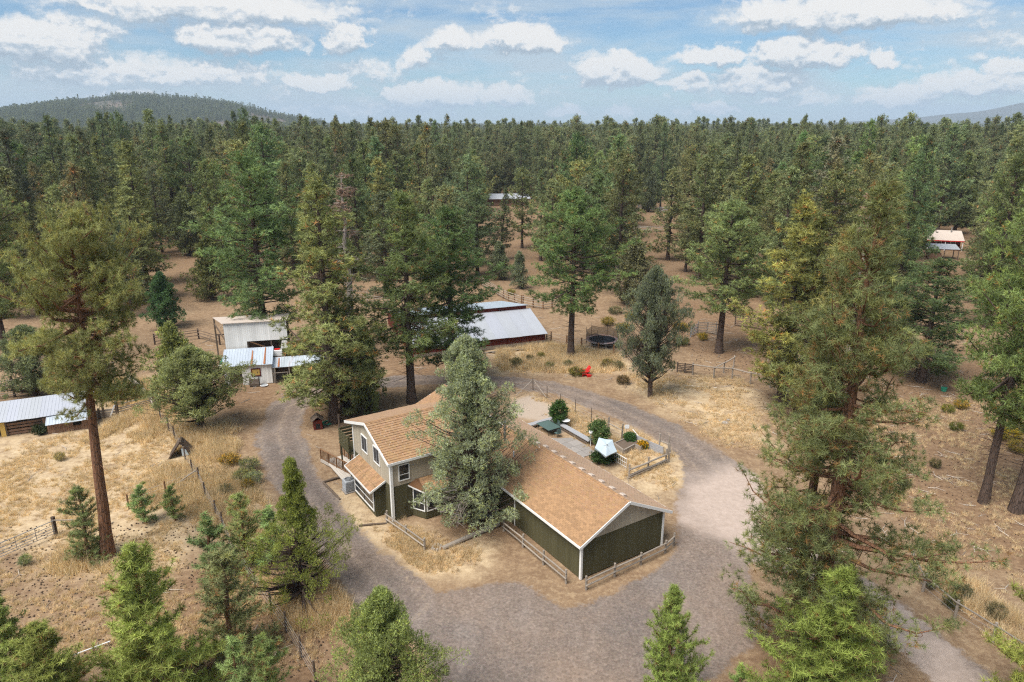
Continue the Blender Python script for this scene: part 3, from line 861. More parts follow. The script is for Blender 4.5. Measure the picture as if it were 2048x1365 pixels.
def tree(k, x, y, H, Wm, label, group, tintc=(1, 1, 1), rz=None, lean=(0, 0), name=None, cat='tree'):
    tm, cm, H0, R0 = proto(k)
    rng = random.Random(hash((round(x * 10), round(y * 10))) & 0xffff)
    nm = name or ('juniper_tree' if k[0] == 'j' else 'dead_pine' if k == 'snag' else 'young_pine' if k[0] == 'y' else 'pine_tree')
    o = empty(nm, label, cat, (x, y, float(gz(np.array(x), np.array(y)))), rng.uniform(0, 6.28) if rz is None else rz, group)
    o.rotation_euler = (Matrix.Rotation(lean[0], 3, 'Y') @ Matrix.Rotation(lean[1], 3, 'X') @ Matrix.Rotation(o.rotation_euler.z, 3, 'Z')).to_euler()
    s = Wm / (2 * R0)
    o.scale = (s, s, H / H0)
    t = link('trunk', tm, o); c = link('crown', cm, o)
    c.color = (*tintc, 1)
    TREES.append((x, y))
    return o
def tree_px(k, u, vb, vt, w, label, group, **kw):
    p = G(u, vb)
    H = max(1.2, height_at(p, vt))
    d = p[1] * CP - (H * .45 - CAM_H) * SP
    return tree(k, p[0], p[1], H, w * d / FPX, label, group, **kw)
# ------------------------------------------------------------------ builders for walls, roofs, windows, fences
def board_wall(mb, p0, d, L, z0, ztop, w=.2, gap=.007, th=.03, out=(0, 0, 0), col=None, rng=None):
    """vertical boards with open joints along d from p0; ztop(s) gives the height of the wall at distance s"""
    d = Vector(d).normalized(); nrm = Vector((d.y, -d.x, 0))      # outward side
    p0 = Vector(p0)
    n = max(1, round(L / w)); bw = L / n
    for i in range(n):
        a, b = i * bw + gap / 2, (i + 1) * bw - gap / 2
        za, zb = ztop(a), ztop(b); zm = ztop((a + b) / 2)
        if max(za, zb) <= z0 + .02: continue
        c = col or (1, 1, 1)
        if rng: k = rng.uniform(.9, 1.08); c = (c[0] * k, c[1] * k, c[2] * k)
        q0, q1, qm = p0 + d * a, p0 + d * b, p0 + d * ((a + b) / 2)
        f = [(q0.x, q0.y, z0), (q1.x, q1.y, z0), (q1.x, q1.y, max(zb, z0 + .01))]
        if zm > max(za, zb) + .003: f.append((qm.x, qm.y, zm))
        f.append((q0.x, q0.y, max(za, z0 + .01)))
        mb.prism(f, nrm * th, c)
SHN = [0]
def shingles(name, parent, o, u, v, LU, LV, expo=.15, tab=.30, lift=.020, clip=None, seed=1, amp=.10, mtl=None):
    """rows of single tabs as real geometry on the slope from o along u (ridge) and v (up slope)"""
    rng = np.random.RandomState(seed)
    o, u, v = np.array(o, float), unit(np.array(u, float)), unit(np.array(v, float))
    nrm = unit(np.cross(u, v))
    if nrm[2] < 0: nrm = -nrm
    nr = int(LV / expo)
    e = LV / nr
    V, C = [], []
    for r in range(nr):
        off = (r % 2) * tab / 2 + rng.uniform(-.03, .03)
        cuts = np.arange(-off, LU + tab, tab)
        for a, b in zip(cuts[:-1], cuts[1:]):
            a, b = max(a, 0) + .004, min(b, LU) - .004
            if b - a < .05: continue
            if clip is not None and not clip((a + b) / 2, (r + .5) * e): continue
            j = rng.uniform(-.006, .006)
            lo, hi = r * e + j, min((r + 1) * e + .02, LV)
            t0, t1 = lift * rng.uniform(.8, 1.5), .002
            p = [o + u * a + v * lo + nrm * t0, o + u * b + v * lo + nrm * t0, o + u * b + v * hi + nrm * t1, o + u * a + v * hi + nrm * t1]
            g0, g1 = o + u * a + v * lo - nrm * .004, o + u * b + v * lo - nrm * .004
            V += [*p, g0, g1, p[1], p[0]]
            k = rng.uniform(1 - amp, 1 + amp); c = (k, k * rng.uniform(.96, 1.03), k * rng.uniform(.92, 1.05))
            C += [c] * 8
    me = quads_np(name, np.array(V), mtl or M_SHINGLE, np.array(C))
    ob = link(name, me, parent); ob['kind'] = 'stuff'
    return ob
def slab(parent, name, o, u, v, LU, LV, th, mtl):
    o, u, v = Vector(o), Vector(u).normalized(), Vector(v).normalized()
    n = u.cross(v).normalized()
    if n.z < 0: n = -n
    return MB().prism([o, o + u * LU, o + u * LU + v * LV, o + v * LV], -n * th).build(name, mtl, parent)
def sheet_roof(name, parent, o, u, v, LU, LV, mtl, pw=.9, seed=0, th=.03, amp=.05, rib=.03):
    """metal sheets laid side by side, each a part, with a raised seam"""
    rng = random.Random(seed)
    o, u, v = Vector(o), Vector(u).normalized(), Vector(v).normalized()
    n = u.cross(v).normalized()
    if n.z < 0: n = -n
    k = max(1, round(LU / pw)); w = LU / k
    for i in range(k):
        mb = MB(); c = rng.uniform(1 - amp, 1 + amp); cc = (c, c, c * rng.uniform(.98, 1.03))
        a = o + u * (i * w + .004); b = o + u * ((i + 1) * w - .004)
        sl = rng.uniform(-.04, .04)
        mb.prism([a - v * sl, b - v * sl, b + v * LV, a + v * LV], n * th, cc)
        for q in (.0, .33, .66):
            m = a + (b - a) * q + n * th
            mb.prism([m - v * sl, m + u * .05 - v * sl, m + u * .05 + v * LV, m + v * LV], n * rib, cc)
        mb.build('roof_sheet', mtl, parent)
def window(parent, p0, d, w, h, fr=.07, panes=1, bar=None, label=None, rail=False):
    """framed window lying on a wall: p0 lower corner on the wall face, d along the wall; outward is to the right of d"""
    d = Vector(d).normalized(); n = Vector((d.y, -d.x, 0)); p0 = Vector(p0); up = Vector((0, 0, 1))
    F = MB()
    def bx(a0, a1, z0, z1, t0, t1, mb):
        q = [p0 + d * a0 + up * z0 + n * t0, p0 + d * a1 + up * z0 + n * t0, p0 + d * a1 + up * z1 + n * t0, p0 + d * a0 + up * z1 + n * t0]
        mb.prism(q, n * (t1 - t0))
    bx(0, fr, 0, h, 0, .07, F); bx(w - fr, w, 0, h, 0, .07, F); bx(fr, w - fr, 0, fr, 0, .068, F); bx(fr, w - fr, h - fr, h, 0, .068, F)
    f = F.build('window', M_WHITE, parent)
    if label: f['label'] = label
    n_ = panes
    for i in range(n_):
        g = MB()
        a0 = fr + (w - 2 * fr) * i / n_ + (.02 if i else 0); a1 = fr + (w - 2 * fr) * (i + 1) / n_ - (.02 if i < n_ - 1 else 0)
        bx(a0, a1, fr, h - fr, 0, .028, g); g.build('pane', M_GLASS, f)
    for i in range(1, n_):
        g = MB(); a = fr + (w - 2 * fr) * i / n_; bx(a - .02, a + .02, fr, h - fr, 0, .05, g); g.build('mullion', M_ACGREY if not rail else M_BLACK, f)
    if rail:
        g = MB(); bx(fr, w - fr, h * .36, h * .36 + .045, .03, .055, g); g.build('meeting_rail', M_WHITE, f)
    return f
def fence(name, label, cat, pts, ph=1.1, rails=((.45, .05), (.85, .05)), post=(.07, 'round'), mp=M_GREYWOOD, mr=M_GREYWOOD, wires=(), group=None, seed=0, railshape='round', skip=(), ext=0.08):
    rng = random.Random(seed + len(pts))
    pts = [Vector((float(p[0]), float(p[1]), float(gz(np.array(float(p[0])), np.array(float(p[1])))))) for p in pts]
    o = empty(name, label, cat, pts[0], 0, group)
    L = [p - pts[0] for p in pts]
    for i, p in enumerate(L):
        if i in skip: continue
        hh = ph * rng.uniform(.95, 1.08)
        lean = Vector((rng.uniform(-.04, .04), rng.uniform(-.04, .04), 0))
        k = rng.uniform(.8, 1.15); mb = MB()
        if post[1] == 'round': mb.tube([p - Vector((0, 0, .3)), p + Vector((0, 0, hh)) + lean], [post[0], post[0] * .9], 8, True, (k, k, k))
        else: mb.beam(p - Vector((0, 0, .3)), p + Vector((0, 0, hh)) + lean, post[0] * 2, post[0] * 2, (0, 1, 0), (k, k, k))
        mb.build('post', mp, o)
    for a, b in zip(L[:-1], L[1:]):
        d = (b - a).normalized(); side = Vector((d.y, -d.x, 0)) * (post[0] * .8)
        for z, r in rails:
            k = rng.uniform(.8, 1.2); mb = MB()
            za, zb = z + rng.uniform(-.04, .04), z + rng.uniform(-.04, .04)
            p, q = a - d * ext + side + Vector((0, 0, za)), b + d * ext + side + Vector((0, 0, zb))
            if railshape == 'round':
                m = (p + q) / 2 + Vector((0, 0, rng.uniform(-.03, .02)))
                mb.tube([p, m, q], [r, r * 1.08, r * .95], 7, True, (k, k, k))
            else: mb.beam(p, q, .04, r * 2, (0, 0, 1), (k, k, k))
            mb.build('rail', mr, o)
    if wires:
        for z in wires:
            mb = MB()
            for a, b in zip(L[:-1], L[1:]): mb.tube([a + Vector((0, 0, z)), b + Vector((0, 0, z))], .008, 3, False)
            mb.build('wire', M_PINKSTEEL, o)
    return o
def thing_at(name, label, cat, u, v, rz=0, group=None, z=0):
    p = G(u, v, z)
    return empty(name, label, cat, (p[0], p[1], p[2] if z else float(gz(np.array(p[0]), np.array(p[1])))), rz, group)

# ------------------------------------------------------------------ house; local x along the garage gable, local y along the long wing
HO = G(1161, 1159)
HRZ = math.atan2(.546, .8376)
HB_, HA_ = Vector((math.cos(HRZ), math.sin(HRZ), 0)), Vector((-math.sin(HRZ), math.cos(HRZ), 0))
def hl(x, y): p = Vector(HO) + HB_ * x + HA_ * y; return (p.x, p.y)
house = empty('house', 'olive and tan house with tan shingle roofs and a long garage wing', 'house', (HO[0], HO[1], 0), HRZ)
rh = random.Random(4)
SPLIT = 2.78
GW, GEZ, GSL = 7.34, 2.80, .498          # garage: width, height of the roof edge, roof slope
def gar_top(s, raise_=0.0): return GEZ + .42 * GSL + raise_ + min(s, GW - s) * GSL - .10
# backing walls (solid), then boards
core = MB().box(.04, GW - .04, .04, 13.4, 0, 2.9)
core.prism([(GW - .04, .04, 2.9), (GW - .04, .04, 2.9), (GW / 2, .04, 4.36), (.04, .04, 2.9)], (0, 21.3, 0))
core.box(GW * .35, GW - .04, 13.4, 21.4, 0, 2.9)
core.box(-7.40, 1.5, 13.46, 20.84, 0, 4.95)
core.prism([(-7.40, 13.46, 4.95), (-7.40, 20.84, 4.95), (-7.40, 20.84, 5.42), (-7.40, 17.5, 6.5), (-7.40, 13.46, 5.02)], (8.9, 0, 0))
core.build('wall', M_OLIVE, house)
def olive(p0, d, L, top=SPLIT, z0=.06):
    mb = MB(); board_wall(mb, p0, d, L, z0, lambda s: top, rng=rh); o = mb.build('siding', M_OLIVE, house); o['kind'] = 'stuff'; return o
def tan(p0, d, L, z0, f):
    mb = MB(); board_wall(mb, p0, d, L, z0, f, rng=rh, th=.05, w=.2); o = mb.build('siding', M_TAN, house); o['kind'] = 'stuff'; return o
olive((0, .0, 0), (1, 0, 0), GW)
tan((0, .0, 0), (1, 0, 0), GW, SPLIT + .003, gar_top)
olive((0, 13.4, 0), (0, -1, 0), 13.4, 2.9)
olive((GW, 0, 0), (0, 1, 0), 21.4, 2.9)
olive((-7.44, 20.88, 0), (0, -1, 0), 20.88 - 13.42, 2.95)
olive((-7.44, 13.42, 0), (1, 0, 0), 7.44, 2.88)
def main_top(s):
    y = 20.88 - s
    return (5.0 + (y - 13.1) * .3795 if y < 17.5 else 6.68 - (y - 17.5) * .318) - .10
tan((-7.44, 20.88, 0), (0, -1, 0), 20.88 - 13.42, 2.953, main_top)
tan((-7.44, 13.42, 0), (1, 0, 0), 8.9, 2.883, lambda s: 5.0)
olive((1.5, 20.88, 0), (-1, 0, 0), 8.9, 2.9)
tan((1.5, 20.88, 0), (-1, 0, 0), 8.9, 2.903, lambda s: 5.45)
# roofs -----------------------------------------------------------------
def roof(o, u, v, LU, LV, seed, clip=None, expo=.15, tab=.30):
    slab(house, 'roof', o, u, v, LU, LV, .12, M_WHITE)
    return shingles('shingles', house, o, u, v, LU, LV, expo, tab, .020 if expo < .18 else .034, clip, seed)
gv = Vector((4.09, 0, 4.09 * GSL)); GLV = gv.length
FR = 9.8                                  # the front of the wing has a slightly higher roof
roof((-.42, -.42, GEZ + .02), (0, 1, 0), gv, FR + .42, GLV, 1)
roof((GW + .42, -.42, GEZ + .02), (0, 1, 0), (-gv.x, 0, gv.z), FR + .42, GLV, 2)
gv2 = Vector((4.09, 0, 4.09 * .455)); GLV2 = gv2.length
roof((-.42, FR + .003, GEZ - .05), (0, 1, 0), gv2, 5.3, GLV2, 3)
roof((GW + .42, FR + .003, GEZ + .02), (0, 1, 0), (-gv2.x, 0, gv2.z), 11.9, GLV2, 4)
m1 = Vector((0, 4.4, 4.4 * .3795)); m2 = Vector((0, -4.5, 4.5 * .318))
roof((-7.75, 13.1, 5.0), (1, 0, 0), m1, 9.6, m1.length, 5, expo=.24, tab=.36)
roof((-7.75, 22.0, 5.249), (1, 0, 0), m2, 9.6, m2.length, 6, expo=.19)
# rear cross wing
rw_ = Vector((3.4, 0, 3.4 * .42))
roof((-1.9, 18.2, 5.2), (0, 1, 0), rw_, 3.5, rw_.length, 7)
roof((4.9, 18.2, 5.2), (0, 1, 0), (-rw_.x, 0, rw_.z), 3.5, rw_.length, 8)
MB().box(-1.6, 4.5, 18.4, 21.4, 0, 5.1).build('wall', M_TAN, house)
# the tabs nearest the camera on the garage roof, one by one
for k in range(6):
    pass
_v = gv.normalized(); _n = Vector((-gv.z, 0, gv.x)).normalized()
tabm = []
for k in range(6):
    c = (.84 + .06 * k,) * 3
    tabm.append(MB().prism([(0, .006, 0), (0, .294, 0), tuple(_v * .155 + Vector((0, .294, -.0))), tuple(_v * .155 + Vector((0, .006, 0)))], _n * .011, c).mesh('shingle', M_SHINGLE))
# ridge caps ------------------------------------------------------------
def ridge(p, q, slopeA, slopeB, n):
    p, q = Vector(p), Vector(q); d = (q - p) / n; dn = d.normalized()
    sd = dn.cross(Vector((0, 0, 1))).normalized()
    mb = MB()
    for i in range(n):
        a, b = p + d * i, p + d * (i + 1.12); k = rh.uniform(.82, 1.1)
        for s_, sl in ((1, slopeA), (-1, slopeB)):
            w = sd * s_ * .14 - Vector((0, 0, .14 * sl))
            mb.prism([a + Vector((0, 0, .03)), a + w + Vector((0, 0, .03)), b + w + Vector((0, 0, .012)), b + Vector((0, 0, .012))], (0, 0, .012), (k, k * .98, k * .95))
    o = mb.build('ridge_cap', M_SHINGLE, house)
RZ = GEZ + .02 + gv.z
ridge((GW / 2, -.42, RZ), (GW / 2, FR, RZ), GSL, GSL, 36)
ridge((GW / 2, FR + .05, GEZ - .02 + gv2.z), (GW / 2, 15.2, GEZ - .02 + gv2.z), .455, .455, 20)
ridge((-7.75, 17.5, 6.68), (1.8, 17.5, 6.68), .318, .3795, 34)
ridge((1.5, 17.6, 5.21 + rw_.z), (1.5, 21.7, 5.21 + rw_.z), .42, .42, 15)
# white barge boards and corner boards
def trim(p, q, w=.05, h=.2): MB().beam(p, q, w, h).build('trim_board', M_WHITE, house)
for ya in (-.445,):
    trim((-.44, ya, GEZ - .075), (GW / 2, ya, RZ - .085)); trim((GW + .44, ya, GEZ - .075), (GW / 2, ya, RZ - .085))
trim((-.445, -.42, GEZ - .07), (-.445, 15.1, GEZ - .07), .05, .17); trim((GW + .445, -.42, GEZ - .07), (GW + .445, 21.7, GEZ - .07), .05, .17)
trim((-7.775, 13.08, 4.90), (-7.775, 17.5, 6.58), .05, .22); trim((-7.775, 22.0, 5.15), (-7.775, 17.5, 6.58), .05, .22)
trim((-7.77, 13.075, 4.91), (1.85, 13.075, 4.91), .05, .19); trim((-7.77, 22.025, 5.16), (1.85, 22.025, 5.16), .05, .19)
def corner(x, y, z0, z1, w=.17): MB().box(x - w / 2, x + w / 2, y - w / 2, y + w / 2, z0, z1).build('corner_board', M_WHITE, house, bevel=.008)
corner(0, 0, 0, 2.86); corner(GW, 0, 0, 2.86); corner(-7.44, 13.42, 0, 5.0, .22); corner(-7.44, 20.88, 0, 5.4); corner(0, 7.9, 0, 2.8, .12)
# upper windows
window(house, (-7.49, 18.95, 3.78), (0, -1, 0), 1.22, 1.42, .075, 2, label='upper gable window with dark glass, far one')
window(house, (-7.49, 16.5, 3.78), (0, -1, 0), 1.22, 1.42, .075, 2, label='upper gable window with dark glass, near one')
window(house, (-6.88, 13.37, 3.22), (1, 0, 0), .92, 1.35, .075, 1, rail=True)
window(house, (-3.4, 13.37, 3.22), (1, 0, 0), 1.3, 1.35, .075, 2)
# box bay on the gable side
bay = MB()
bay.box(-8.26, -7.46, 14.74, 18.96, 0, 2.6); bay.build('bay_core', M_OLIVE, house)
olive((-8.29, 18.99, 0), (0, -1, 0), 4.28, .42); olive((-8.29, 14.71, 0), (1, 0, 0), .84, 2.62)
olive((-7.46, 18.99, 0), (-1, 0, 0), .84, 2.62)
window(house, (-8.325, 18.82, .40), (0, -1, 0), 3.95, 1.72, .09, 2, label='wide bay window with a grey mullion facing the air conditioner', rail=True)
bv = Vector((1.3, 0, .66)); slab(house, 'bay_roof', (-8.75, 14.5, 2.32), (0, 1, 0), bv, 5.3, bv.length, .07, M_WHITE)
shingles('bay_shingles', house, (-8.75, 14.5, 2.33), (0, 1, 0), bv, 5.3, bv.length, .30, .21, .022, None, 12, .2)
trim((-8.775, 14.47, 2.27), (-8.775, 19.83, 2.27), .05, .15); trim((-8.77, 14.475, 2.27), (-7.46, 14.475, 2.92), .05, .15); trim((-8.77, 19.825, 2.27), (-7.46, 19.825, 2.92), .05, .15)
# bow window on the front
P0, P1, P2, P3 = (-5.78, 13.38), (-5.2, 12.32), (-2.2, 12.32), (-1.6, 13.38)
bw = MB(); bw.prism([(*P0, 0), (*P1, 0), (*P2, 0), (*P3, 0)], (0, 0, 2.5)); bw.build('bow_core', M_OLIVE, house)
sv = Vector(P1) - Vector(P0)
def off(p, d, t): d = Vector((d[0], d[1], 0)).normalized(); return Vector((p[0], p[1], 0)) + Vector((d.y, -d.x, 0)) * t
olive(tuple(off(P0, sv, .0)), (sv.x, sv.y, 0), sv.length, .62); olive((P1[0], P1[1], 0), (1, 0, 0), 3.0, .62)
q = off(P0, sv, .012); q.z = .64; dd = Vector((sv.x, sv.y, 0)).normalized(); window(house, q + dd * .08, dd, sv.length - .14, 1.72, .07, 1, rail=True)
window(house, (P1[0] + .05, P1[1] - .012, .64), (1, 0, 0), 2.9, 1.72, .075, 2)
br = MB(); e0, e1, e2, e3 = (-6.15, 13.36, 2.74), (-5.35, 11.98, 2.44), (-2.05, 11.98, 2.44), (-1.25, 13.36, 2.74)
t0, t1 = (-5.5, 13.36, 3.05), (-1.9, 13.36, 3.05)
br.prism([e0, e1, (e1[0], e1[1], 2.32), (e0[0], e0[1], 2.62)], (.04, .02, 0)); br.prism([e1, e2, (e2[0], e2[1], 2.30), (e1[0], e1[1], 2.30)], (0, .05, 0))
br.prism([e2, e3, (e3[0], e3[1], 2.62), (e2[0], e2[1], 2.32)], (-.04, .02, 0)); br.build('bow_fascia', M_WHITE, house)
rb = MB(); rb.add([e0, e1, t0], [(0, 1, 2)], (.42, .36, .32)); rb.add([e1, e2, t1, t0], [(0, 1, 2, 3)], (.42, .36, .32)); rb.add([e2, e3, t1], [(0, 1, 2)], (.42, .36, .32)); rb.build('bow_roof', M_SHINGLE, house)
bs = Vector((0, 1.38, .61)); shingles('bow_shingles', house, (-5.3, 11.97, 2.45), (1, 0, 0), bs, 3.2, bs.length - .04, .17, .24, .015, None, 14, .2)
# garage interior side, entry and small fittings
MB().box(-6.62, -6.38, 13.30, 13.38, .95, 1.35).build('meter_box', M_OLIVE, house, bevel=.01)
MB().tube([(-6.5, 13.33, .95), (-6.5, 13.33, .05)], .03, 6).build('meter_pipe', M_OLIVE, house)
for k in range(10):
    y = .75 + k * 1.13
    z = RZ - .55 * GSL * 1 if y < FR else GEZ + gv2.z - .25
    v_ = MB(); x = GW / 2 + .42; zz = RZ - .42 * GSL if y < FR else GEZ + .02 + gv2.z - .42 * .455
    v_.prism([(x - .16, y - .2, zz + .07), (x + .2, y - .2, zz - .11), (x + .2, y - .2, zz + .06), (x - .1, y - .2, zz + .14)], (0, .4, 0), (.95, .93, .9))
    v_.build('roof_vent', M_VOLC, house, bevel=.01)
fl = MB(); fl.tube([(2.6, 13.4, 4.2), (2.6, 13.4, 5.75)], .10, 10); fl.tube([(2.6, 13.4, 5.75), (2.6, 13.4, 5.83)], .15, 10); fl.build('flue', M_PINKSTEEL, house)
fl = MB(); fl.tube([(1.9, 11.0, 3.8), (1.9, 11.0, 4.35)], .06, 8); fl.build('flue', M_PIPEWHITE, house)
# deck, ramp and balcony at the back corner
dk = MB()
for i in range(24): dk.box(-8.6 + i * .2, -8.6 + i * .2 + .185, 21.0, 25.6, .30, .36, (rh.uniform(.9, 1.08),) * 3)
o = dk.build('deck', M_DECK, house); o['kind'] = 'stuff'
MB().beam((-8.85, 25.95, .24), (-7.55, 21.0, .24), .05, .30).build('deck_skirt', M_DECK, house)
def railing(p, q, n, label=None):
    p, q = Vector(p), Vector(q); up = Vector((0, 0, 1))
    r = MB(); r.beam(p + up * .98, q + up * .98, .11, .05); r.beam(p + up * .12, q + up * .12, .06, .06)
    o = r.build('railing', M_BROWNWOOD, house)
    for i in range(5):
        a = p + (q - p) * (i / 4); MB().beam(a, a + up * 1.03, .10, .10, (0, 1, 0)).build('railing_post', M_BROWNWOOD, o)
    for i in range(n):
        a = p + (q - p) * ((i + .5) / n); MB().beam(a + up * .13, a + up * .96, .045, .045, (0, 1, 0)).build('baluster', M_BROWNWOOD, o)
railing((-8.82, 25.9, .36), (-7.6, 21.2, .36), 26)
railing((-7.0, 25.9, .36), (-6.5, 23.4, .36), 12)
bal = MB()
for z in (2.75, 3.05, 3.35, 3.65, 3.95): bal.box(-7.95, -7.90, 20.95, 23.2, z, z + .2)
for z in (2.75, 3.05, 3.35, 3.65, 3.95): bal.box(-7.95, -5.0, 23.2, 23.25, z, z + .2)
bal.box(-7.88, -5.0, 20.95, 23.18, 2.55, 2.7)
for y in (21.0, 23.1): bal.box(-7.88, -7.76, y, y + .1, 0, 4.2)
bal.build('balcony', M_OLIVE, house)
MB().box(-1.2, 2.6, 9.6, 13.2, .0, .05).build('porch_slab', M_CONCRETE, house)
# 300 nearest tabs as parts
cnt = 0
for r_ in range(15):
    for c_ in range(20):
        p = Vector((-.42, -.42 + .02 + c_ * .30 + (r_ % 2) * .15, GEZ + .02)) + _v * (r_ * .1524 + .004) + _n * .014
        ob = link('shingle', tabm[rh.randrange(6)], house); ob.location = p; cnt += 1

# ------------------------------------------------------------------ things round the house
def at_house(name, label, cat, x, y, rz=0, group=None, z=0):
    p = hl(x, y); return empty(name, label, cat, (p[0], p[1], z), HRZ + rz, group)
ac = at_house('air_conditioner', 'grey air conditioner unit with a round fan on a pad beside the bay window', 'air conditioner', -8.55, 19.75)
MB().box(-.52, .52, -.52, .52, 0, .09).build('pad', M_CONCRETE, ac)
b = MB().box(-.41, .41, -.41, .41, .09, 1.06); b.build('body', M_ACGREY, ac, bevel=.06)
lv = MB()
for i in range(14):
    z = .2 + i * .055
    lv.box(-.425, .425, -.425, -.405, z, z + .02); lv.box(-.425, -.405, -.405, .425, z, z + .02); lv.box(.405, .425, -.405, .425, z, z + .02)
lv.build('louvre', M_ACGREY, ac)
MB().tube([(0, 0, 1.05), (0, 0, 1.085)], .33, 24).build('fan_well', M_BLACK, ac)
g_ = MB()
for rr in (.33, .25, .17, .09): g_.tube([(rr * math.cos(t * .314), rr * math.sin(t * .314), 1.10) for t in range(21)], .010, 4, False)
for t in range(6): g_.tube([(0, 0, 1.10), (.34 * math.cos(t * 1.047), .34 * math.sin(t * 1.047), 1.10)], .009, 4)
g_.build('fan_grille', M_ACGREY, ac)

# split rail fences by the garage
FG = 'split rail fences round the house'
fence('rail_fence', 'two rail grey fence along the long dark garage wall', 'fence', [hl(-1.15, 7.7), hl(-1.12, 5.2), hl(-1.1, 2.7), hl(-1.05, .2)], 1.05, ((.42, .055), (.82, .055)), (.085, 'round'), M_GREYWOOD, M_GREYWOOD, group=FG, seed=1)
fence('rail_fence', 'two rail grey fence below the tan garage gable', 'fence', [hl(-.35, -1.05), hl(2.1, -1.0), hl(4.5, -.95), hl(6.9, -.85), hl(8.0, -.55)], 1.05, ((.42, .055), (.82, .055)), (.085, 'round'), M_GREYWOOD, M_GREYWOOD, group=FG, seed=2)
fence('rail_fence', 'short two rail fence beside the house corner before the bow window', 'fence', [G(774, 1046)[:2], G(812, 1073)[:2], G(849, 1101)[:2]], 1.0, ((.38, .055), (.78, .055)), (.085, 'round'), M_GREYWOOD, M_GREYWOOD, group=FG, seed=3)
def log(name, label, a, b, r, m=M_GREYWOOD, z=.0, cat='log'):
    a, b = Vector((*G(*a)[:2], z + r * .8)), Vector((*G(*b)[:2], z + r * .8))
    o = empty(name, label, cat, a)
    mid = (b - a) / 2 + Vector((0, 0, .03))
    MB().tube([Vector((0, 0, 0)), mid, b - a], [r, r * 1.05, r * .85], 9).build('stem', m, o)
    MB().tube([Vector((0, 0, 0)) - (b - a).normalized() * .006, (b - a).normalized() * .004], [r * .8, r * .8], 9).build('cut_end', M_BROWNWOOD, o)
    return o
log('log', 'long pale log lying as a border before the silvery juniper', (884, 1101), (998, 1052), .17)
log('log', 'thin dark pole lying on the ground at the house corner fence', (718, 1053), (772, 1048), .07, M_DARKWOOD)
log('log', 'dark border log from the air conditioner to the bend', (692, 953), (647, 966), .10, M_DARKWOOD)
log('log', 'dark border log running down beside the left gravel track', (647, 967), (680, 1001), .09, M_DARKWOOD)
st = thing_at('stone_ring', 'ring of grey stones beside the pale border log', 'stone ring', 874, 1097)
for i in range(9):
    a = i * .698; MB().tube([(.32 * math.cos(a), .32 * math.sin(a), 0), (.32 * math.cos(a), .32 * math.sin(a), .16)], [.11, .07], 6).build('stone', M_STONE, st)

# back yard -------------------------------------------------------------
WIRE = [(962, 810), (1030, 788), (1066, 781), (1094, 797), (1121, 812), (1150, 828), (1182, 845), (1215, 864), (1243, 881)]
fence('wire_fence', 'wire fence with thin dark posts round the bare dog yard', 'fence', [G(*p)[:2] for p in WIRE], 1.45, (), (.045, 'round'), M_DARKWOOD, M_DARKWOOD, (.1, .5, .9, 1.3), seed=4)
def brace(label, a, b, za, zb, r=.045, m=M_GREYWOOD, name='brace_pole'):
    a, b = Vector((*G(*a)[:2], 0)), Vector((*G(*b)[:2], 0))
    o = empty(name, label, 'pole', a)
    MB().tube([Vector((0, 0, za)), b - a + Vector((0, 0, zb))], r, 7).build('pole', m, o)
brace('pale brace pole left of the dog yard corner post', (1064, 781), (1032, 796), 1.2, .25)
brace('pale brace pole right of the dog yard corner post', (1068, 782), (1092, 798), 1.2, .2)
fence('rail_fence', 'low stacked rail fence at the garden end behind the garage', 'fence', [G(1258, 957)[:2], G(1296, 942)[:2], G(1331, 927)[:2]], 1.35, ((.18, .09), (.36, .09), (.85, .08)), (.085, 'round'), M_GREYWOOD, M_GREYWOOD, group=FG, seed=6)
fence('rail_fence', 'short rail joining the garden corner post and the grey board wall', 'fence', [G(1337, 926)[:2], G(1336, 910)[:2], G(1318, 903)[:2]], 1.75, ((1.0, .07),), (.085, 'round'), M_GREYWOOD, M_GREYWOOD, group=FG, seed=7)
fence('garden_gate_posts', 'two tall posts joined by a slanting pole at the garden entrance', 'fence', [G(1217, 866)[:2], G(1244, 881)[:2]], 1.6, ((1.05, .05),), (.075, 'round'), M_GREYWOOD, M_GREYWOOD, seed=8)
gw = thing_at('board_wall', 'low grey board wall behind the planter', 'wall', 1264, 884)
a, b = Vector((*G(1264, 884)[:2], 0)), Vector((*G(1327, 913)[:2], 0)); d = b - a
for i in range(4): MB().beam(Vector((0, 0, .12 + i * .21)), d + Vector((0, 0, .12 + i * .21)), .05, .195).build('plank', M_BENCH, gw)
for t in (0, .5, 1): MB().beam(d * t - Vector((.05, .06, .2)), d * t + Vector((-.05, -.06, .95)), .09, .09, (0, 1, 0)).build('post', M_GREYWOOD, gw)
brace('thin pale pole leaning on the post behind the planter', (1264, 884), (1279, 890), 1.3, .7, .035, M_PIPEWHITE)
# bench
bn = at_house('bench', 'long grey L shaped bench edging the patio', 'bench', 13.55, 21.8)
def bench_leg(x, y): MB().box(x - .05, x + .05, y - .16, y + .16, 0, .42).build('leg', M_DARKWOOD, bn)
for k in range(3): MB().box(-.30 + k * .2, -.30 + k * .2 + .185, -6.2, .3, .42, .50).build('seat_plank', M_BENCH, bn)
for k in range(3): MB().box(-5.2, -.31, -.30 + k * .2, -.30 + k * .2 + .185, .42, .50).build('seat_plank', M_BENCH, bn)
for y in (-6.0, -4.2, -2.4, -.6): bench_leg(0, y)
for x in (-4.8, -3, -1.2): MB().box(x - .16, x + .16, -.05, .05, 0, .42).build('leg', M_DARKWOOD, bn)
MB().box(-.31, -.27, -6.0, -.2, .12, .30).build('back_board', M_DARKWOOD, bn)
pv = at_house('patio', 'pale concrete patio between the bench and the house', 'patio', 8, 14)
del pv['label'], pv['category']; pv['kind'] = 'structure'
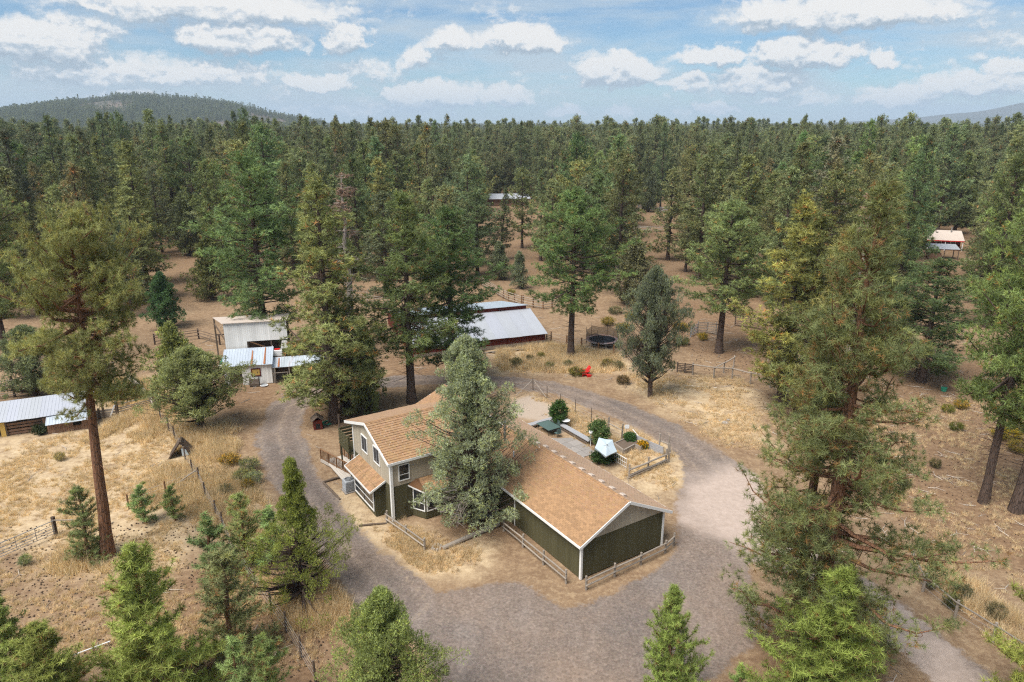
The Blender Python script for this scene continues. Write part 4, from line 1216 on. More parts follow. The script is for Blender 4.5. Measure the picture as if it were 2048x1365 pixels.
for i in range(9):
    for j in range(5):
        MB().box(-.3 + j * 1.1, -.3 + j * 1.1 + 1.07, i * 1.1, i * 1.1 + 1.07, -.05, .035, (rh.uniform(.9, 1.1),) * 3).build('paver', M_CONCRETE, pv)
tb = at_house('patio_table', 'glass topped patio table with dark green legs beside the bench', 'table', 12.0, 20.2)
MB().box(-.7, .7, -1.0, 1.0, .70, .72).build('table_top', M_TEAL, tb, bevel=.01)
rm = MB()
for p, q in (((-.72, -1.02), (.72, -1.02)), ((.72, -1.02), (.72, 1.02)), ((.72, 1.02), (-.72, 1.02)), ((-.72, 1.02), (-.72, -1.02))): rm.beam((*p, .71), (*q, .71), .04, .05)
rm.build('rim', M_TEAL, tb)
for x in (-.62, .62):
    for y in (-.9, .9): MB().tube([(x, y, 0), (x * .95, y * .95, .7)], .025, 6).build('leg', M_BLACK, tb)
def chair(x, y, rz, label):
    c = at_house('patio_chair', label, 'chair', x, y, rz, 'patio chairs')
    MB().box(-.24, .24, -.24, .24, .42, .45).build('seat', M_TEAL, c)
    MB().box(-.24, .24, .22, .25, .5, .95).build('backrest', M_TEAL, c)
    for px_ in (-.22, .22):
        for py_ in (-.22, .23): MB().tube([(px_, py_, 0), (px_, py_, .95 if py_ > 0 else .42)], .014, 5).build('leg', M_BLACK, c)
chair(12.05, 18.75, R(180), 'green mesh patio chair at the near end of the glass table')
chair(12.95, 20.2, R(-90), 'green mesh patio chair between the glass table and the bench')
# umbrella
um = at_house('patio_umbrella', 'pale blue canvas patio umbrella opened over the plants behind the garage', 'umbrella', 12.2, 12.7)
cn = MB(); n_ = 5
for i in range(n_):
    a0, a1 = 2 * math.pi * i / n_ + .3, 2 * math.pi * (i + 1) / n_ + .3
    k = 1 + .03 * (-1) ** i
    top = (0, 0, 2.46); p = (1.05 * math.cos(a0), 1.05 * math.sin(a0), 2.22); q = (1.05 * math.cos(a1), 1.05 * math.sin(a1), 2.22)
    m = (.96 * (p[0] + q[0]) / 2, .96 * (p[1] + q[1]) / 2, 2.17)
    cn.add([top, p, m, q], [(0, 1, 2), (0, 2, 3)], (k, k, k))
    cn.add([p, m, q, (p[0], p[1], 2.0), (m[0], m[1], 2.06), (q[0], q[1], 2.0)], [(0, 3, 4, 1), (1, 4, 5, 2)], (k, k, k))
    MB().tube([(0, 0, 2.5), (p[0] * .98, p[1] * .98, 2.09)], .012, 4).build('rib', M_PINKSTEEL, um)
cn.build('canopy', M_CLOTH, um)
MB().tube([(0, 0, 0), (0, 0, 2.62)], .025, 8).build('pole', M_PIPEWHITE, um)
MB().tube([(0, 0, 0), (0, 0, .09)], [.28, .22], 14).build('base', M_STONE, um)
um.rotation_euler = (R(30), R(-8), HRZ)
# planter: stacked timbers in a zigzag
pt = thing_at('planter', 'zigzag raised planter of stacked grey timbers', 'planter', 1228, 897)
Q = [G(*p)[:2] for p in ((1228, 897), (1247, 911), (1269, 899), (1280, 904), (1296, 897), (1283, 886), (1262, 882))]
Q = [Vector((p[0] - Q[0][0], p[1] - Q[0][1], 0)) for p in Q]
for i in range(len(Q)):
    a, b = Q[i], Q[(i + 1) % len(Q)]
    for k in range(3): MB().beam(a + Vector((0, 0, .09 + k * .175)), b + Vector((0, 0, .09 + k * .175)), .12, .165, col=(rh.uniform(.85, 1.15),) * 3).build('timber', M_GREYWOOD, pt)
MB().poly([tuple(p + Vector((0, 0, .44))) for p in Q]).build('soil', M_DARKWOOD, pt)
def leafy(name, label, cat, u, v, h, w, base, seed, group=None, n=130, L=.16, W=.10, trunk=True, flowers=None, flow=.2):
    o = thing_at(name, label, cat, u, v, 0, group)
    rng = np.random.RandomState(seed)
    if trunk:
        mb = MB()
        for i in range(6):
            a = rng.uniform(0, 6.28); mb.tube([(0, 0, 0), (.1 * w * math.cos(a), .1 * w * math.sin(a), h * .4), (.32 * w * math.cos(a), .32 * w * math.sin(a), h * .8)], [.04, .025, .008], 5, False)
        mb.build('stem', M_BARKDARK, o)
    cc = []; 
    P, D, C = [], [], []
    for i in range(n):
        q = unit(rng.normal(size=3)); rr = rng.uniform(.45, 1) ** .5
        c = np.array([q[0] * w / 2 * rr * rng.uniform(.7, 1.1), q[1] * w / 2 * rr, h * (.55 + .42 * q[2] * rr)])
        if c[2] < .05: c[2] = rng.uniform(.05, h * .4)
        hue = rng.uniform(.7, 1.25)
        for j in range(16):
            P.append(c + rng.normal(0, .085 * max(w, h) ** .5, 3)); D.append(unit(q + np.array([0, 0, .6]) + rng.normal(0, .3, 3)))
            b = np.array(base) * hue * rng.uniform(.8, 1.2)
            if flowers is not None and rng.uniform() < flow * (1 if q[2] > -.1 else .2): b = np.array(flowers) * rng.uniform(.8, 1.2)
            C.append(b)
    V, c = tuft_tris(*map(np.array, (P, D, C)), 2, L, W, rng, .7)
    o2 = link('leaves', tris_np('leaves', V, M_LEAF, c), o)
    return o
leafy('small_tree', 'round leafy green garden tree beside the bench corner', 'tree', 1117, 852, 2.7, 1.7, (.075, .14, .035), 1, L=.2, W=.09)
leafy('small_tree', 'leafy green garden tree growing above the umbrella', 'tree', 1197, 890, 2.4, 2.1, (.095, .145, .05), 2, L=.2, W=.09)
leafy('garden_shrub', 'low dark shrub under the umbrella behind the garage', 'shrub', 1203, 924, 1.0, 2.0, (.05, .09, .03), 3, n=90, trunk=False)
leafy('garden_shrub', 'green shrub growing in the planter', 'shrub', 1259, 888, 1.05, 1.2, (.06, .12, .035), 4, n=70, trunk=False)
leafy('flower_plant', 'yellow flowering plant at the planter corner', 'plant', 1285, 899, .7, .9, (.08, .13, .03), 5, n=30, trunk=False, flowers=(.75, .42, .02), flow=.75)
leafy('garden_shrub', 'weedy plant by the white garden fence', 'shrub', 1226, 922, .8, .9, (.10, .14, .06), 6, n=34, trunk=False)
tr_ = thing_at('trug', 'orange wooden box beside the yellow flowers in the planter', 'box', 1281, 893)
for i in range(3): MB().box(-.3, .3, -.18 + i * .14, -.08 + i * .14, .47, .52).build('slat', M_YELLOW, tr_)
for x in (-.26, .26): MB().box(x - .03, x + .03, -.2, .2, .40, .47).build('foot', M_YELLOW, tr_)
# white wire fence panel
wf = thing_at('garden_fence', 'white bent wire panel fence behind the garage roof edge', 'fence', 1218, 918)
a, b = Vector((*G(1218, 918)[:2], 0)), Vector((*G(1252, 938)[:2], 0)); d = b - a
fr_ = MB(); fr_.tube([(0, 0, 0), (0, 0, .95), tuple(d + Vector((0, 0, .95))), tuple(d)], .03, 6); fr_.build('frame', M_PIPEWHITE, wf)
for i in range(1, 9): MB().tube([d * (i / 9), d * (i / 9) + Vector((0, 0, .95))], .014, 4).build('bar', M_PIPEWHITE, wf)
for z in (.15, .55): MB().tube([Vector((0, 0, z)), d + Vector((0, 0, z))], .014, 4).build('bar', M_PIPEWHITE, wf)
bt = thing_at('bird_bath', 'white bird bath with a dark foot beside the green garden tree', 'bird bath', 1131, 857)
MB().tube([(0, 0, 0), (0, 0, .7)], [.16, .09], 10).build('pedestal', M_BLACK, bt); MB().tube([(0, 0, .7), (0, 0, .76), (0, 0, .82)], [.15, .40, .44], 16).build('bowl', M_PIPEWHITE, bt)
sp_ = thing_at('garden_light', 'white globe garden lamp on a post by the umbrella', 'lamp', 1181, 893)
MB().tube([(0, 0, 0), (0, 0, 1.3)], .03, 6).build('post', M_PIPEWHITE, sp_); MB().tube([(0, 0, 1.28), (0, 0, 1.36), (0, 0, 1.5), (0, 0, 1.58)], [.08, .2, .2, .06], 12).build('globe', M_PIPEWHITE, sp_)
sg = thing_at('sign', 'small white square sign on the wire by the garden gate post', 'sign', 1253, 874)
MB().box(-.22, .22, -.01, .01, .85, 1.25).build('plate', M_PIPEWHITE, sg, bevel=.01); MB().tube([(0, .03, 0), (0, .03, 1.2)], .02, 5).build('stake', M_DARKWOOD, sg)

# dog kennel and hose, west of the house
kn = thing_at('kennel', 'dark red wooden kennel with a peaked roof under the pines', 'kennel', 636, 858, R(20))
MB().box(-.42, .42, -.42, .42, 0, 1.0).build('box', M_REDWOOD, kn)
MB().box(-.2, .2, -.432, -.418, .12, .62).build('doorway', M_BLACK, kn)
for s in (1, -1): MB().prism([(s * .62, -.6, .92), (0, -.6, 1.38), (0, .6, 1.38), (s * .62, .6, .92)], (0, 0, .05)).build('roof_board', M_DARKWOOD, kn)
hs = thing_at('garden_hose', 'coil of green garden hose lying on pine needles', 'hose', 655, 849)
hp = MB(); hp.tube([((.55 + .12 * math.sin(t * .23)) * math.cos(t * .35) * (1 - .003 * t), (.5 + .1 * math.cos(t * .31)) * math.sin(t * .35), .03 + .0012 * t) for t in range(110)], .022, 5); hp.build('coil', M_GREEN, hs)
MB().tube([(.5, .1, .05), (.9, .35, .03)], .03, 6).build('nozzle', M_YELLOW, hs)
pst = thing_at('dark_post', 'dark wooden post standing by the kennel', 'post', 679, 858)
MB().tube([(0, 0, -.2), (0, 0, 1.5)], .1, 8).build('stump', M_DARKWOOD, pst)

# ------------------------------------------------------------------ tower shed group
SA, SB = G(486.8, 770.5), G(546, 766)
SRZ = math.atan2(SB[1] - SA[1], SB[0] - SA[0])
shed = empty('shed', 'tall white board shed with a low blue metal roofed lean-to', 'shed', (SA[0], SA[1], 0), SRZ)
def shb(p0, d, L, z0, f, m=M_SHEDWHITE, w=.22):
    mb = MB(); board_wall(mb, p0, d, L, z0, f, w=w, th=.04, rng=rh); o = mb.build('siding', m, shed); o['kind'] = 'stuff'; return o
MB().box(.06, 3.22, .04, 2.9, 0, 2.4).build('wall', M_SHEDWHITE, shed)
shb((0, 0, 0), (1, 0, 0), 3.27, .02, lambda s: 2.48); shb((3.27, 0, 0), (0, 1, 0), 2.9, .02, lambda s: 2.5 + s * .4)
shb((-1.9, .02, 0), (1, 0, 0), .55, .02, lambda s: 2.4)
MB().box(-1.9, -.02, .9, 2.9, 0, 2.3).build('wall', M_DARKWOOD, shed)
rv = Vector((0, 3.0, 1.2))
sheet_roof('roof', shed, (-2.1, -.3, 2.38), (1, 0, 0), rv, 5.55, rv.length, M_ROOFBLUE, .92, 3, .03, .04, .02)
for x, L0 in ((1.05, 2.6), (2.45, 3.0)):
    s0 = Vector((x, -.28, 2.49)); MB().prism([s0, s0 + Vector((.22, 0, 0)), s0 + Vector((.14, 0, 0)) + rv.normalized() * L0, s0 + Vector((.05, 0, 0)) + rv.normalized() * L0], (0, 0, .012)).build('rust_streak', M_RUST, shed)
MB().box(1.0, 1.5, -.36, -.28, 2.28, 2.42).build('gutter_spout', M_DARKWOOD, shed)
wn_ = MB(); 
for bx_ in ((1.0, 2.06, -.10, -.04, 1.82, 1.94), (1.0, 2.06, -.10, -.04, .98, 1.10), (1.0, 1.12, -.10, -.04, 1.10, 1.82), (1.94, 2.06, -.10, -.04, 1.10, 1.82)): wn_.box(*bx_)
w0_ = wn_.build('window', M_REDWOOD, shed); MB().box(1.12, 1.94, -.075, -.04, 1.10, 1.82).build('shutter', M_YELLOW, w0_); MB().box(1.62, 1.74, -.085, -.075, 1.38, 1.5).build('knob', M_DARKWOOD, w0_)
# tall part
TW = 7.0
def tall_top(s): return 6.65
shb((-1.9, 2.95, 0), (1, 0, 0), 2.4, 2.6, tall_top); shb((.5, 2.95, 0), (1, 0, 0), TW - 2.4, 4.35, tall_top); shb((3.3, 2.95, 0), (1, 0, 0), TW - 5.2, 3.2, lambda s: 4.2 if s > 1.0 else 3.2)
for x in (-1.85, .55, 3.2, 5.05): MB().beam((x, 3.05, 0), (x, 3.05, 6.5), .16, .16, (0, 1, 0)).build('post', M_DARKWOOD, shed)
for x in (-3.6, -1.8): MB().beam((x + .0, 7.2, 0), (x, 7.2, 6.2), .16, .16, (0, 1, 0)).build('post', M_DARKWOOD, shed)
MB().beam((-1.85, 5.2, 0), (-1.85, 5.2, 6.3), .16, .16, (0, 1, 0)).build('post', M_DARKWOOD, shed)
MB().beam((-3.6, 7.2, 5.6), (-1.9, 3.1, 4.6), .12, .14).build('brace', M_DARKWOOD, shed); MB().beam((-3.6, 7.2, 4.2), (-1.85, 7.2, 4.2), .1, .12).build('brace', M_DARKWOOD, shed)
MB().beam((.8, 3.0, 4.3), (2.4, 3.0, 3.55), .08, .12).build('brace', M_BROWNWOOD, shed)
MB().box(-1.7, 5.0, 6.9, 7.1, 0, 6.0).build('wall', M_DARKWOOD, shed)
MB().prism([(-2.0, 2.7, 6.68), (5.2, 2.7, 6.68), (5.2, 7.6, 6.25), (-3.8, 7.6, 6.25)], (0, 0, .06)).build('tower_roof', M_VOLC, shed)
# right lean-to roof
rv2 = Vector((0, 1.9, .65))
sheet_roof('lean_to', shed, (3.35, -.1, 1.85), (1, 0, 0), rv2, 6.6, rv2.length, M_ROOFPATCH, .95, 6, .03, .08, .02)
s0 = Vector((3.95, -.08, 1.95)); MB().prism([s0, s0 + Vector((.22, 0, 0)), s0 + Vector((.16, 0, 0)) + rv2.normalized() * 1.7, s0 + Vector((.05, 0, 0)) + rv2.normalized() * 1.7], (0, 0, .012)).build('rust_streak', M_RUST, shed)
for x in (3.6, 5.2, 7.4, 9.8): MB().beam((x, .0, 0), (x, .0, 1.9), .12, .12, (0, 1, 0)).build('post', M_GREYWOOD, shed)
MB().box(3.5, 9.9, 1.7, 1.8, 0, 2.3).build('wall', M_DARKWOOD, shed)
g_ = MB(); g_.beam((3.5, -.25, .05), (3.5, -.25, 1.3), .07, .07, (0, 1, 0)); g_.beam((5.0, -.25, .05), (5.0, -.25, 1.3), .07, .07, (0, 1, 0)); g_.beam((3.5, -.25, 1.27), (5.0, -.25, 1.27), .06, .06); g_.build('gate', M_GREYWOOD, shed)
g_ = MB()
for i in range(9): g_.tube([(3.5, -.25, .1 + i * .13), (5.0, -.25, .1 + i * .13)], .012, 4)
g_.build('gate_wire', M_BLACK, shed)
def at_shed(name, label, cat, x, y, rz=0, z=0):
    c, s = math.cos(SRZ), math.sin(SRZ); return empty(name, label, cat, (SA[0] + c * x - s * y, SA[1] + s * x + c * y, z), SRZ + rz)
cr = at_shed('crate', 'dark slatted crate standing under the yellow shed window', 'crate', 1.35, -.65)
MB().box(-.5, .5, -.28, .28, 0, .06).build('bottom', M_BLACK, cr)
for i in range(6): MB().box(-.52, .52, -.30, -.27, .1 + i * .15, .22 + i * .15).build('slat', M_DARKWOOD, cr)
for x in (-.5, .5): MB().box(x - .04, x + .04, -.28, .28, 0, 1.0).build('side', M_BLACK, cr)
dsh = at_shed('dish', 'white round pan on the ground before the white shed', 'pan', 2.35, -.85)
MB().tube([(0, 0, .02), (0, 0, .06), (0, 0, .12)], [.25, .42, .45], 20).build('pan', M_PIPEWHITE, dsh); MB().tube([(0, 0, .121), (0, 0, .124)], [.38, .38], 20).build('bottom', M_ACGREY, dsh)
bo = at_shed('boat', 'white covered boat stored under the tower shed roof', 'boat', -2.5, 5.2, R(90), .5)
MB().prism([(-1.6, -.6, .3), (1.2, -.6, .3), (2.1, 0, .55), (1.2, .6, .3), (-1.6, .6, .3)], (0, 0, .6)).build('hull', M_PIPEWHITE, bo, bevel=.06); MB().prism([(-1.4, -.5, .9), (1.1, -.5, .9), (1.7, 0, .95), (1.1, .5, .9), (-1.4, .5, .9)], (0, 0, .25)).build('cover', M_GREEN, bo, bevel=.08)
for x in (-1, .8): MB().beam((x, -.7, -.4), (x, .7, -.4), .1, .8).build('cradle', M_DARKWOOD, bo)
fz = at_shed('chest', 'white chest with red goods on it under the shed roof', 'chest', 3.85, 2.4, 0, 2.55)
MB().box(-.55, .55, -.3, .3, 0, .7).build('box', M_PIPEWHITE, fz, bevel=.03); MB().box(-.3, .3, -.2, .2, .70, .82).build('bundle', M_RED, fz)
MB().box(-.8, .8, -.4, .4, -.12, 0).build('shelf', M_DARKWOOD, fz)
for x in (-.7, .7): MB().beam((x, 0, -2.55), (x, 0, -.1), .1, .1, (0, 1, 0)).build('shelf_post', M_DARKWOOD, fz)

# ------------------------------------------------------------------ barn
BA, BB = G(975, 700), G(1090, 687)
BRZ = math.atan2(BB[1] - BA[1], BB[0] - BA[0]); BL = float(np.hypot(*(BB - BA)[:2]))
barn = empty('barn', 'red barn with a big pale metal roof in two tiers', 'barn', (BA[0], BA[1], 0), BRZ)
X0 = -10.0
mb = MB(); board_wall(mb, (X0, 0, 0), (1, 0, 0), BL - X0, .5, lambda s: 1.5, .25, .02, .04, rng=rh); o = mb.build('siding', M_REDWOOD, barn); o['kind'] = 'stuff'
mb = MB(); board_wall(mb, (X0, -.01, 0), (1, 0, 0), BL - X0, 0, lambda s: .49, .25, .02, .035, rng=rh); o = mb.build('skirt_boards', M_GREYWOOD, barn); o['kind'] = 'stuff'
MB().box(X0, BL - .02, .05, 6.1, 0, 1.45).build('wall', M_REDWOOD, barn)
MB().prism([(BL, .05, 0), (BL, 6.2, 0), (BL, 6.2, 3.3), (BL, .05, 1.5)], (-.04, 0, 0)).build('end_wall', M_REDWOOD, barn)
rv = Vector((0, 6.55, 1.98)); sheet_roof('roof', barn, (X0, -.35, 1.44), (1, 0, 0), rv, BL - X0 + .25, rv.length, M_ROOFWHITE, 1.8, 8, .03, .02, .008)
mb = MB(); board_wall(mb, (X0, 6.25, 0), (1, 0, 0), BL - X0 - .35, 3.2, lambda s: 3.96, .3, .02, .04, rng=rh); o = mb.build('siding', M_REDWOOD, barn); o['kind'] = 'stuff'
MB().box(X0, BL - .38, 6.3, 17, 0, 1.9).build('wall', M_REDWOOD, barn); MB().prism([(BL - .4, 6.3, 0), (BL - .4, 17, 0), (BL - .4, 17, 1.9), (BL - .4, 6.3, 3.9)], (-.05, 0, 0)).build('end_wall', M_REDWOOD, barn)
rv = Vector((0, 11.4, -2.05)); sheet_roof('upper_roof', barn, (X0, 5.95, 4.0), (1, 0, 0), rv, BL - X0 - .15, rv.length, M_ROOFBLUE, 1.2, 9, .04, .03, .02)
MB().beam((3.7, 6.1, 3.95), (3.95, 6.0, 3.6), .1, .1).build('bracket', M_BLACK, barn)
lumber = thing_at('lumber_pile', 'pile of weathered boards lying along the barn wall', 'lumber', 1010, 703, BRZ)
for i in range(14):
    x = rh.uniform(-2.8, 1.5); y = rh.uniform(-.5, .3); a = rh.uniform(-.15, .15); L0 = rh.uniform(2, 4)
    MB().beam((x, y, .06 + .05 * (i // 4)), (x + L0 * math.cos(a), y + L0 * math.sin(a), .06 + .05 * (i // 4)), .2, .05, col=(rh.uniform(.7, 1.2),) * 3).build('board', M_GREYWOOD, lumber)
fence('barn_gate', 'small board gate at the barn corner', 'gate', [G(1093, 686)[:2], G(1102, 683)[:2]], 1.25, ((.3, .06), (.6, .06), (.9, .06)), (.07, 'square'), M_DARKWOOD, M_GREYWOOD, railshape='flat')

# ------------------------------------------------------------------ horse shelter
ZA, ZB = G(97, 870), G(184, 857)
ZRZ = math.atan2(ZB[1] - ZA[1], ZB[0] - ZA[0])
hsx = empty('horse_shelter', 'long low horse shelter with a pale metal roof and brown boards', 'shelter', (ZA[0], ZA[1], 0), ZRZ)
def zbw(p0, d, L, z0, f, m=M_BARNBROWN):
    mb = MB(); board_wall(mb, p0, d, L, z0, f, w=.19, th=.03, gap=.02, rng=rh); o = mb.build('siding', m, hsx); o['kind'] = 'stuff'
zbw((0, 0, 0), (1, 0, 0), 2.2, 0, lambda s: 1.08); zbw((2.9, 0, 0), (1, 0, 0), .85, 0, lambda s: 1.15); zbw((2.2, .05, 0), (1, 0, 0), .7, 0, lambda s: .55)
zbw((3.75, 0, 0), (0, 1, 0), 3.6, 0, lambda s: 1.15 + s * .3)
MB().box(-14, 3.7, 3.5, 3.6, 0, 2.1).build('back_wall', M_DARKWOOD, hsx)
zbw((-.42, .9, 0), (1, 0, 0), .4, 0, lambda s: 1.5)
for z in (.25, .55, .9, 1.2): MB().beam((-3.4, 1.15, z), (-.4, 1.15, z), .04, .22).build('board', M_BARNBROWN, hsx)
for x in (-.5, -3.5, -7, -10.5, -13.8): MB().beam((x, 1.1, 0), (x, 1.1, 1.55), .15, .15, (0, 1, 0)).build('post', M_DARKWOOD, hsx)
MB().box(-3.95, -3.55, 1.0, 1.1, 0, 1.5).build('end_panel', M_YELLOW, hsx)
rv = Vector((0, 3.5, .95)); sheet_roof('roof', hsx, (-14.3, .75, 1.62), (1, 0, 0), rv, 18.2, rv.length, M_ROOFWHITE, .92, 11, .03, .025, .016)
rv = Vector((0, 1.35, .5)); sheet_roof('low_roof', hsx, (-.05, -.35, 1.08), (1, 0, 0), rv, 3.9, rv.length, M_ROOFPATCH, .78, 12, .03, .1, .02)
leafy('weed_bush', 'dark weed bush against the horse shelter wall', 'shrub', 82, 868, .8, 1.5, (.07, .085, .04), 31, n=50, trunk=False)

# corral behind the shelter: horizontal rails one by one
CG = 'corral and pasture fences'
fence('corral_fence', 'tall seven rail corral fence behind the horse shelter', 'fence', [G(-60, 806)[:2], G(30, 794)[:2], G(126, 776)[:2], G(231, 758)[:2]], 2.3, tuple((.35 + i * .28, .045) for i in range(7)), (.13, 'round'), M_BARKDARK, M_GREYWOOD, group=CG, seed=11)
fence('rail_fence', 'grey stacked rail fence running down to the corner post', 'fence', [G(256, 762)[:2], G(282, 785)[:2], G(304, 806)[:2]], 1.3, tuple((.2 + i * .2, .08) for i in range(5)), (.09, 'round'), M_DARKWOOD, M_GREYWOOD, group=CG, seed=12)
fence('rail_fence', 'four rail grey fence with a thick dark end post in the straw', 'fence', [G(236, 832)[:2], G(305, 814)[:2], G(314, 826)[:2]], 1.6, ((.45, .05), (.65, .05), (.85, .05), (1.25, .05)), (.12, 'square'), M_DARKWOOD, M_GREYWOOD, group=CG, seed=13)
gt = thing_at('pallet_gate', 'broken pallet gate with a white strip beside the shelter end', 'gate', 200, 838, ZRZ)
for x in (0, .4, 1.6): MB().beam((x, 0, -.1), (x, 0, 1.6 if x else 1.1), .2, .2, (0, 1, 0)).build('post', M_DARKWOOD, gt)
for z in (.2, .5, .8): MB().beam((-.6, 0, z), (1.5, 0, z), .04, .2).build('board', M_GREYWOOD, gt)
MB().beam((.95, -.12, .1), (1.5, -.12, 1.3), .05, .12).build('strip', M_PIPEWHITE, gt)
# wire fence down the left side
FL = [(322, 842), (338, 862), (350, 880), (372, 926), (386, 952), (399, 968), (412, 1000), (432, 1036), (446, 1062), (470, 1120), (512, 1180), (543, 1222), (572, 1264), (602, 1316), (632, 1368)]
fence('wire_fence', 'wire fence of leaning dark posts down the edge of the straw field', 'fence', [G(*p)[:2] for p in FL], 1.45, (), (.075, 'round'), M_DARKWOOD, M_DARKWOOD, (.3, .6, .9, 1.2), group=CG, seed=14)
fence('wire_fence', 'branch of wire fence with dark posts among the sapling pines', 'fence', [G(258, 1018)[:2], G(333, 994)[:2], G(399, 968)[:2]], 1.35, (), (.075, 'round'), M_BROWNWOOD, M_BROWNWOOD, (.4, .8, 1.15), group=CG, seed=15)
brace('grey brace rail slanting between the two fence posts', (355, 975), (398, 966), .35, 1.25, .05)
# A frame cover
af = thing_at('frame_hut', 'small black A shaped hut with a white board on its side', 'hut', 365, 908, R(20))
for s in (1, -1):
    for i in range(5): MB().prism([(s * 1.0 - s * .2 * i, -.75, .27 * i), (s * 1.0 - s * .2 * i - s * .19, -.75, .27 * i + .26), (s * 1.0 - s * .2 * i - s * .19, .75, .27 * i + .26), (s * 1.0 - s * .2 * i, .75, .27 * i)], (s * .05, 0, .03), (rh.uniform(.5, .9),) * 3).build('plank', M_DARKWOOD, af)
    MB().beam((s * 1.08, -.82, 0), (-s * .05, -.82, 1.5), .1, .1).build('pole', M_BARKDARK, af)
MB().prism([(.05, -.80, .12), (.62, -.80, .12), (.42, -.80, .72), (.05, -.80, .86)], (0, .03, 0)).build('board', M_CLOTH, af)
MB().tube([(-.1, -.1, 1.35), (-.1, -.1, 1.62)], .03, 6).build('ridge_stub', M_BARKGREY, af)
# steel gate, lower left
sgt = thing_at('pipe_gate', 'long galvanised pipe gate between dark posts in the lower field', 'gate', 112, 1072)
a, b = Vector((*G(108, 1072)[:2], 0)), Vector((*G(-70, 1150)[:2], 0)); d = b - a
for z in (.25, .45, .65, .9, 1.25): MB().tube([Vector((0, 0, z)), d + Vector((0, 0, z))], .022 if z < 1.2 else .03, 6).build('pipe', M_PINKSTEEL, sgt)
for t in (.01, .22, .45, .7, .99): MB().tube([d * t + Vector((0, 0, .22)), d * t + Vector((0, 0, 1.25))], .025, 6).build('upright', M_PINKSTEEL, sgt)
fence('corner_post', 'dark post with a short rail beside the pipe gate', 'fence', [G(112, 1070)[:2], G(150, 1068)[:2]], 1.45, ((1.25, .04),), (.10, 'square'), M_BARKDARK, M_GREYWOOD, seed=17, skip=(1,))
wp = thing_at('white_pipe', 'white plastic pipe lying across the lower field', 'pipe', 138, 1320)
b = Vector((*G(222, 1290)[:2], 0)) - Vector((*G(138, 1320)[:2], 0)); MB().tube([Vector((0, 0, .25)), b + Vector((0, 0, .3))], .035, 8).build('tube', M_PIPEWHITE, wp)
for t in (.1, .6, .95): MB().tube([b * t - Vector((0, 0, .1)), b * t + Vector((0, 0, .26))], .03, 6).build('stake', M_GREYWOOD, wp)

# ------------------------------------------------------------------ east side: trampoline, chair, fences
tp = thing_at('trampoline', 'round trampoline with a black net standing behind the straw', 'trampoline', 1204, 692)
RR_ = 2.15
ring = lambda r, z, n=33: [(r * math.cos(2 * math.pi * i / (n - 1)), r * math.sin(2 * math.pi * i / (n - 1)), z) for i in range(n)]
mt_ = MB(); mt_.poly(ring(1.8, .90)[:-1]); mt_.build('mat', M_BLACK, tp)
pd_ = MB(); A0, A1 = ring(1.78, .925), ring(RR_ + .05, .90)
for i in range(32): pd_.add([A0[i], A0[i + 1], A1[i + 1], A1[i]], [(0, 1, 2, 3)], (1, .78, .72) if i % 4 else (1, 1, 1))
pd_.build('pad', paint('faded_pink_vinyl', (.46, .36, .33), .06, .6), tp)
MB().tube(ring(RR_, .86), .035, 6, False).build('frame', M_PINKSTEEL, tp)
for i in range(4):
    a = i * math.pi / 2 + .4
    lg = MB(); p = [(RR_ * math.cos(a + s), RR_ * math.sin(a + s), .86) for s in (-.3, .3)]; lg.tube([p[0], (p[0][0] * 1.03, p[0][1] * 1.03, .02), (p[1][0] * 1.03, p[1][1] * 1.03, .02), p[1]], .03, 6); lg.build('leg', M_PINKSTEEL, tp)
def _net(t, out):
    p = t.node('ShaderNodeBsdfPrincipled'); p.inputs['Base Color'].default_value = (.02, .02, .022, 1); p.inputs['Roughness'].default_value = .9
    tr = t.node('ShaderNodeBsdfTransparent'); mx = t.node('ShaderNodeMixShader'); mx.inputs[0].default_value = .55
    t.l.new(tr.outputs[0], mx.inputs[1]); t.l.new(p.outputs[0], mx.inputs[2]); t.l.new(mx.outputs[0], out.inputs[0])
M_NET = mat('black_net', _net)
nt = MB(); 
for i in range(3, 29):
    a0, a1 = i / 32 * 2 * math.pi - 1.0, (i + 1) / 32 * 2 * math.pi - 1.0
    h0, h1 = [2.35 - .35 * abs(math.sin(a * 3)) for a in (a0, a1)]
    nt.add([(RR_ * math.cos(a0), RR_ * math.sin(a0), .9), (RR_ * math.cos(a1), RR_ * math.sin(a1), .9), (RR_ * math.cos(a1), RR_ * math.sin(a1), h1), (RR_ * math.cos(a0), RR_ * math.sin(a0), h0)], [(0, 1, 2, 3)])
nt.build('net', M_NET, tp)
for i in range(6):
    a = i * math.pi / 3 + .1; MB().tube([(RR_ * 1.02 * math.cos(a), RR_ * 1.02 * math.sin(a), 0), (RR_ * 1.02 * math.cos(a), RR_ * 1.02 * math.sin(a), 2.7)], .025, 6).build('pole', M_BLACK, tp)
ch = thing_at('garden_chair', 'bright red slatted lounge chair in the dry grass', 'chair', 1170, 751, R(-70))
for i in range(5): MB().beam((-.30 + i * .15, .15, .36), (-.30 + i * .15, .62, 1.15 - abs(i - 2) * .06), .13, .03, (0, 1, 0)).build('back_slat', M_RED, ch)
for i in range(5): MB().box(-.36, .36, -.52 + i * .14, -.52 + i * .14 + .125, .34 - i * .025, .37 - i * .025).build('seat_slat', M_RED, ch)
for x in (-.42, .42):
    MB().box(x - .09, x + .09, -.62, .40, .56, .59).build('armrest', M_RED, ch); MB().box(x - .03, x + .03, -.55, -.45, 0, .56).build('leg', M_RED, ch); MB().beam((x, -.5, .3), (x, .75, .03), .05, .12).build('rear_leg', M_RED, ch)
ft = thing_at('footrest', 'red slatted footrest at the foot of the lounge chair', 'footrest', 1176, 754, R(-70))
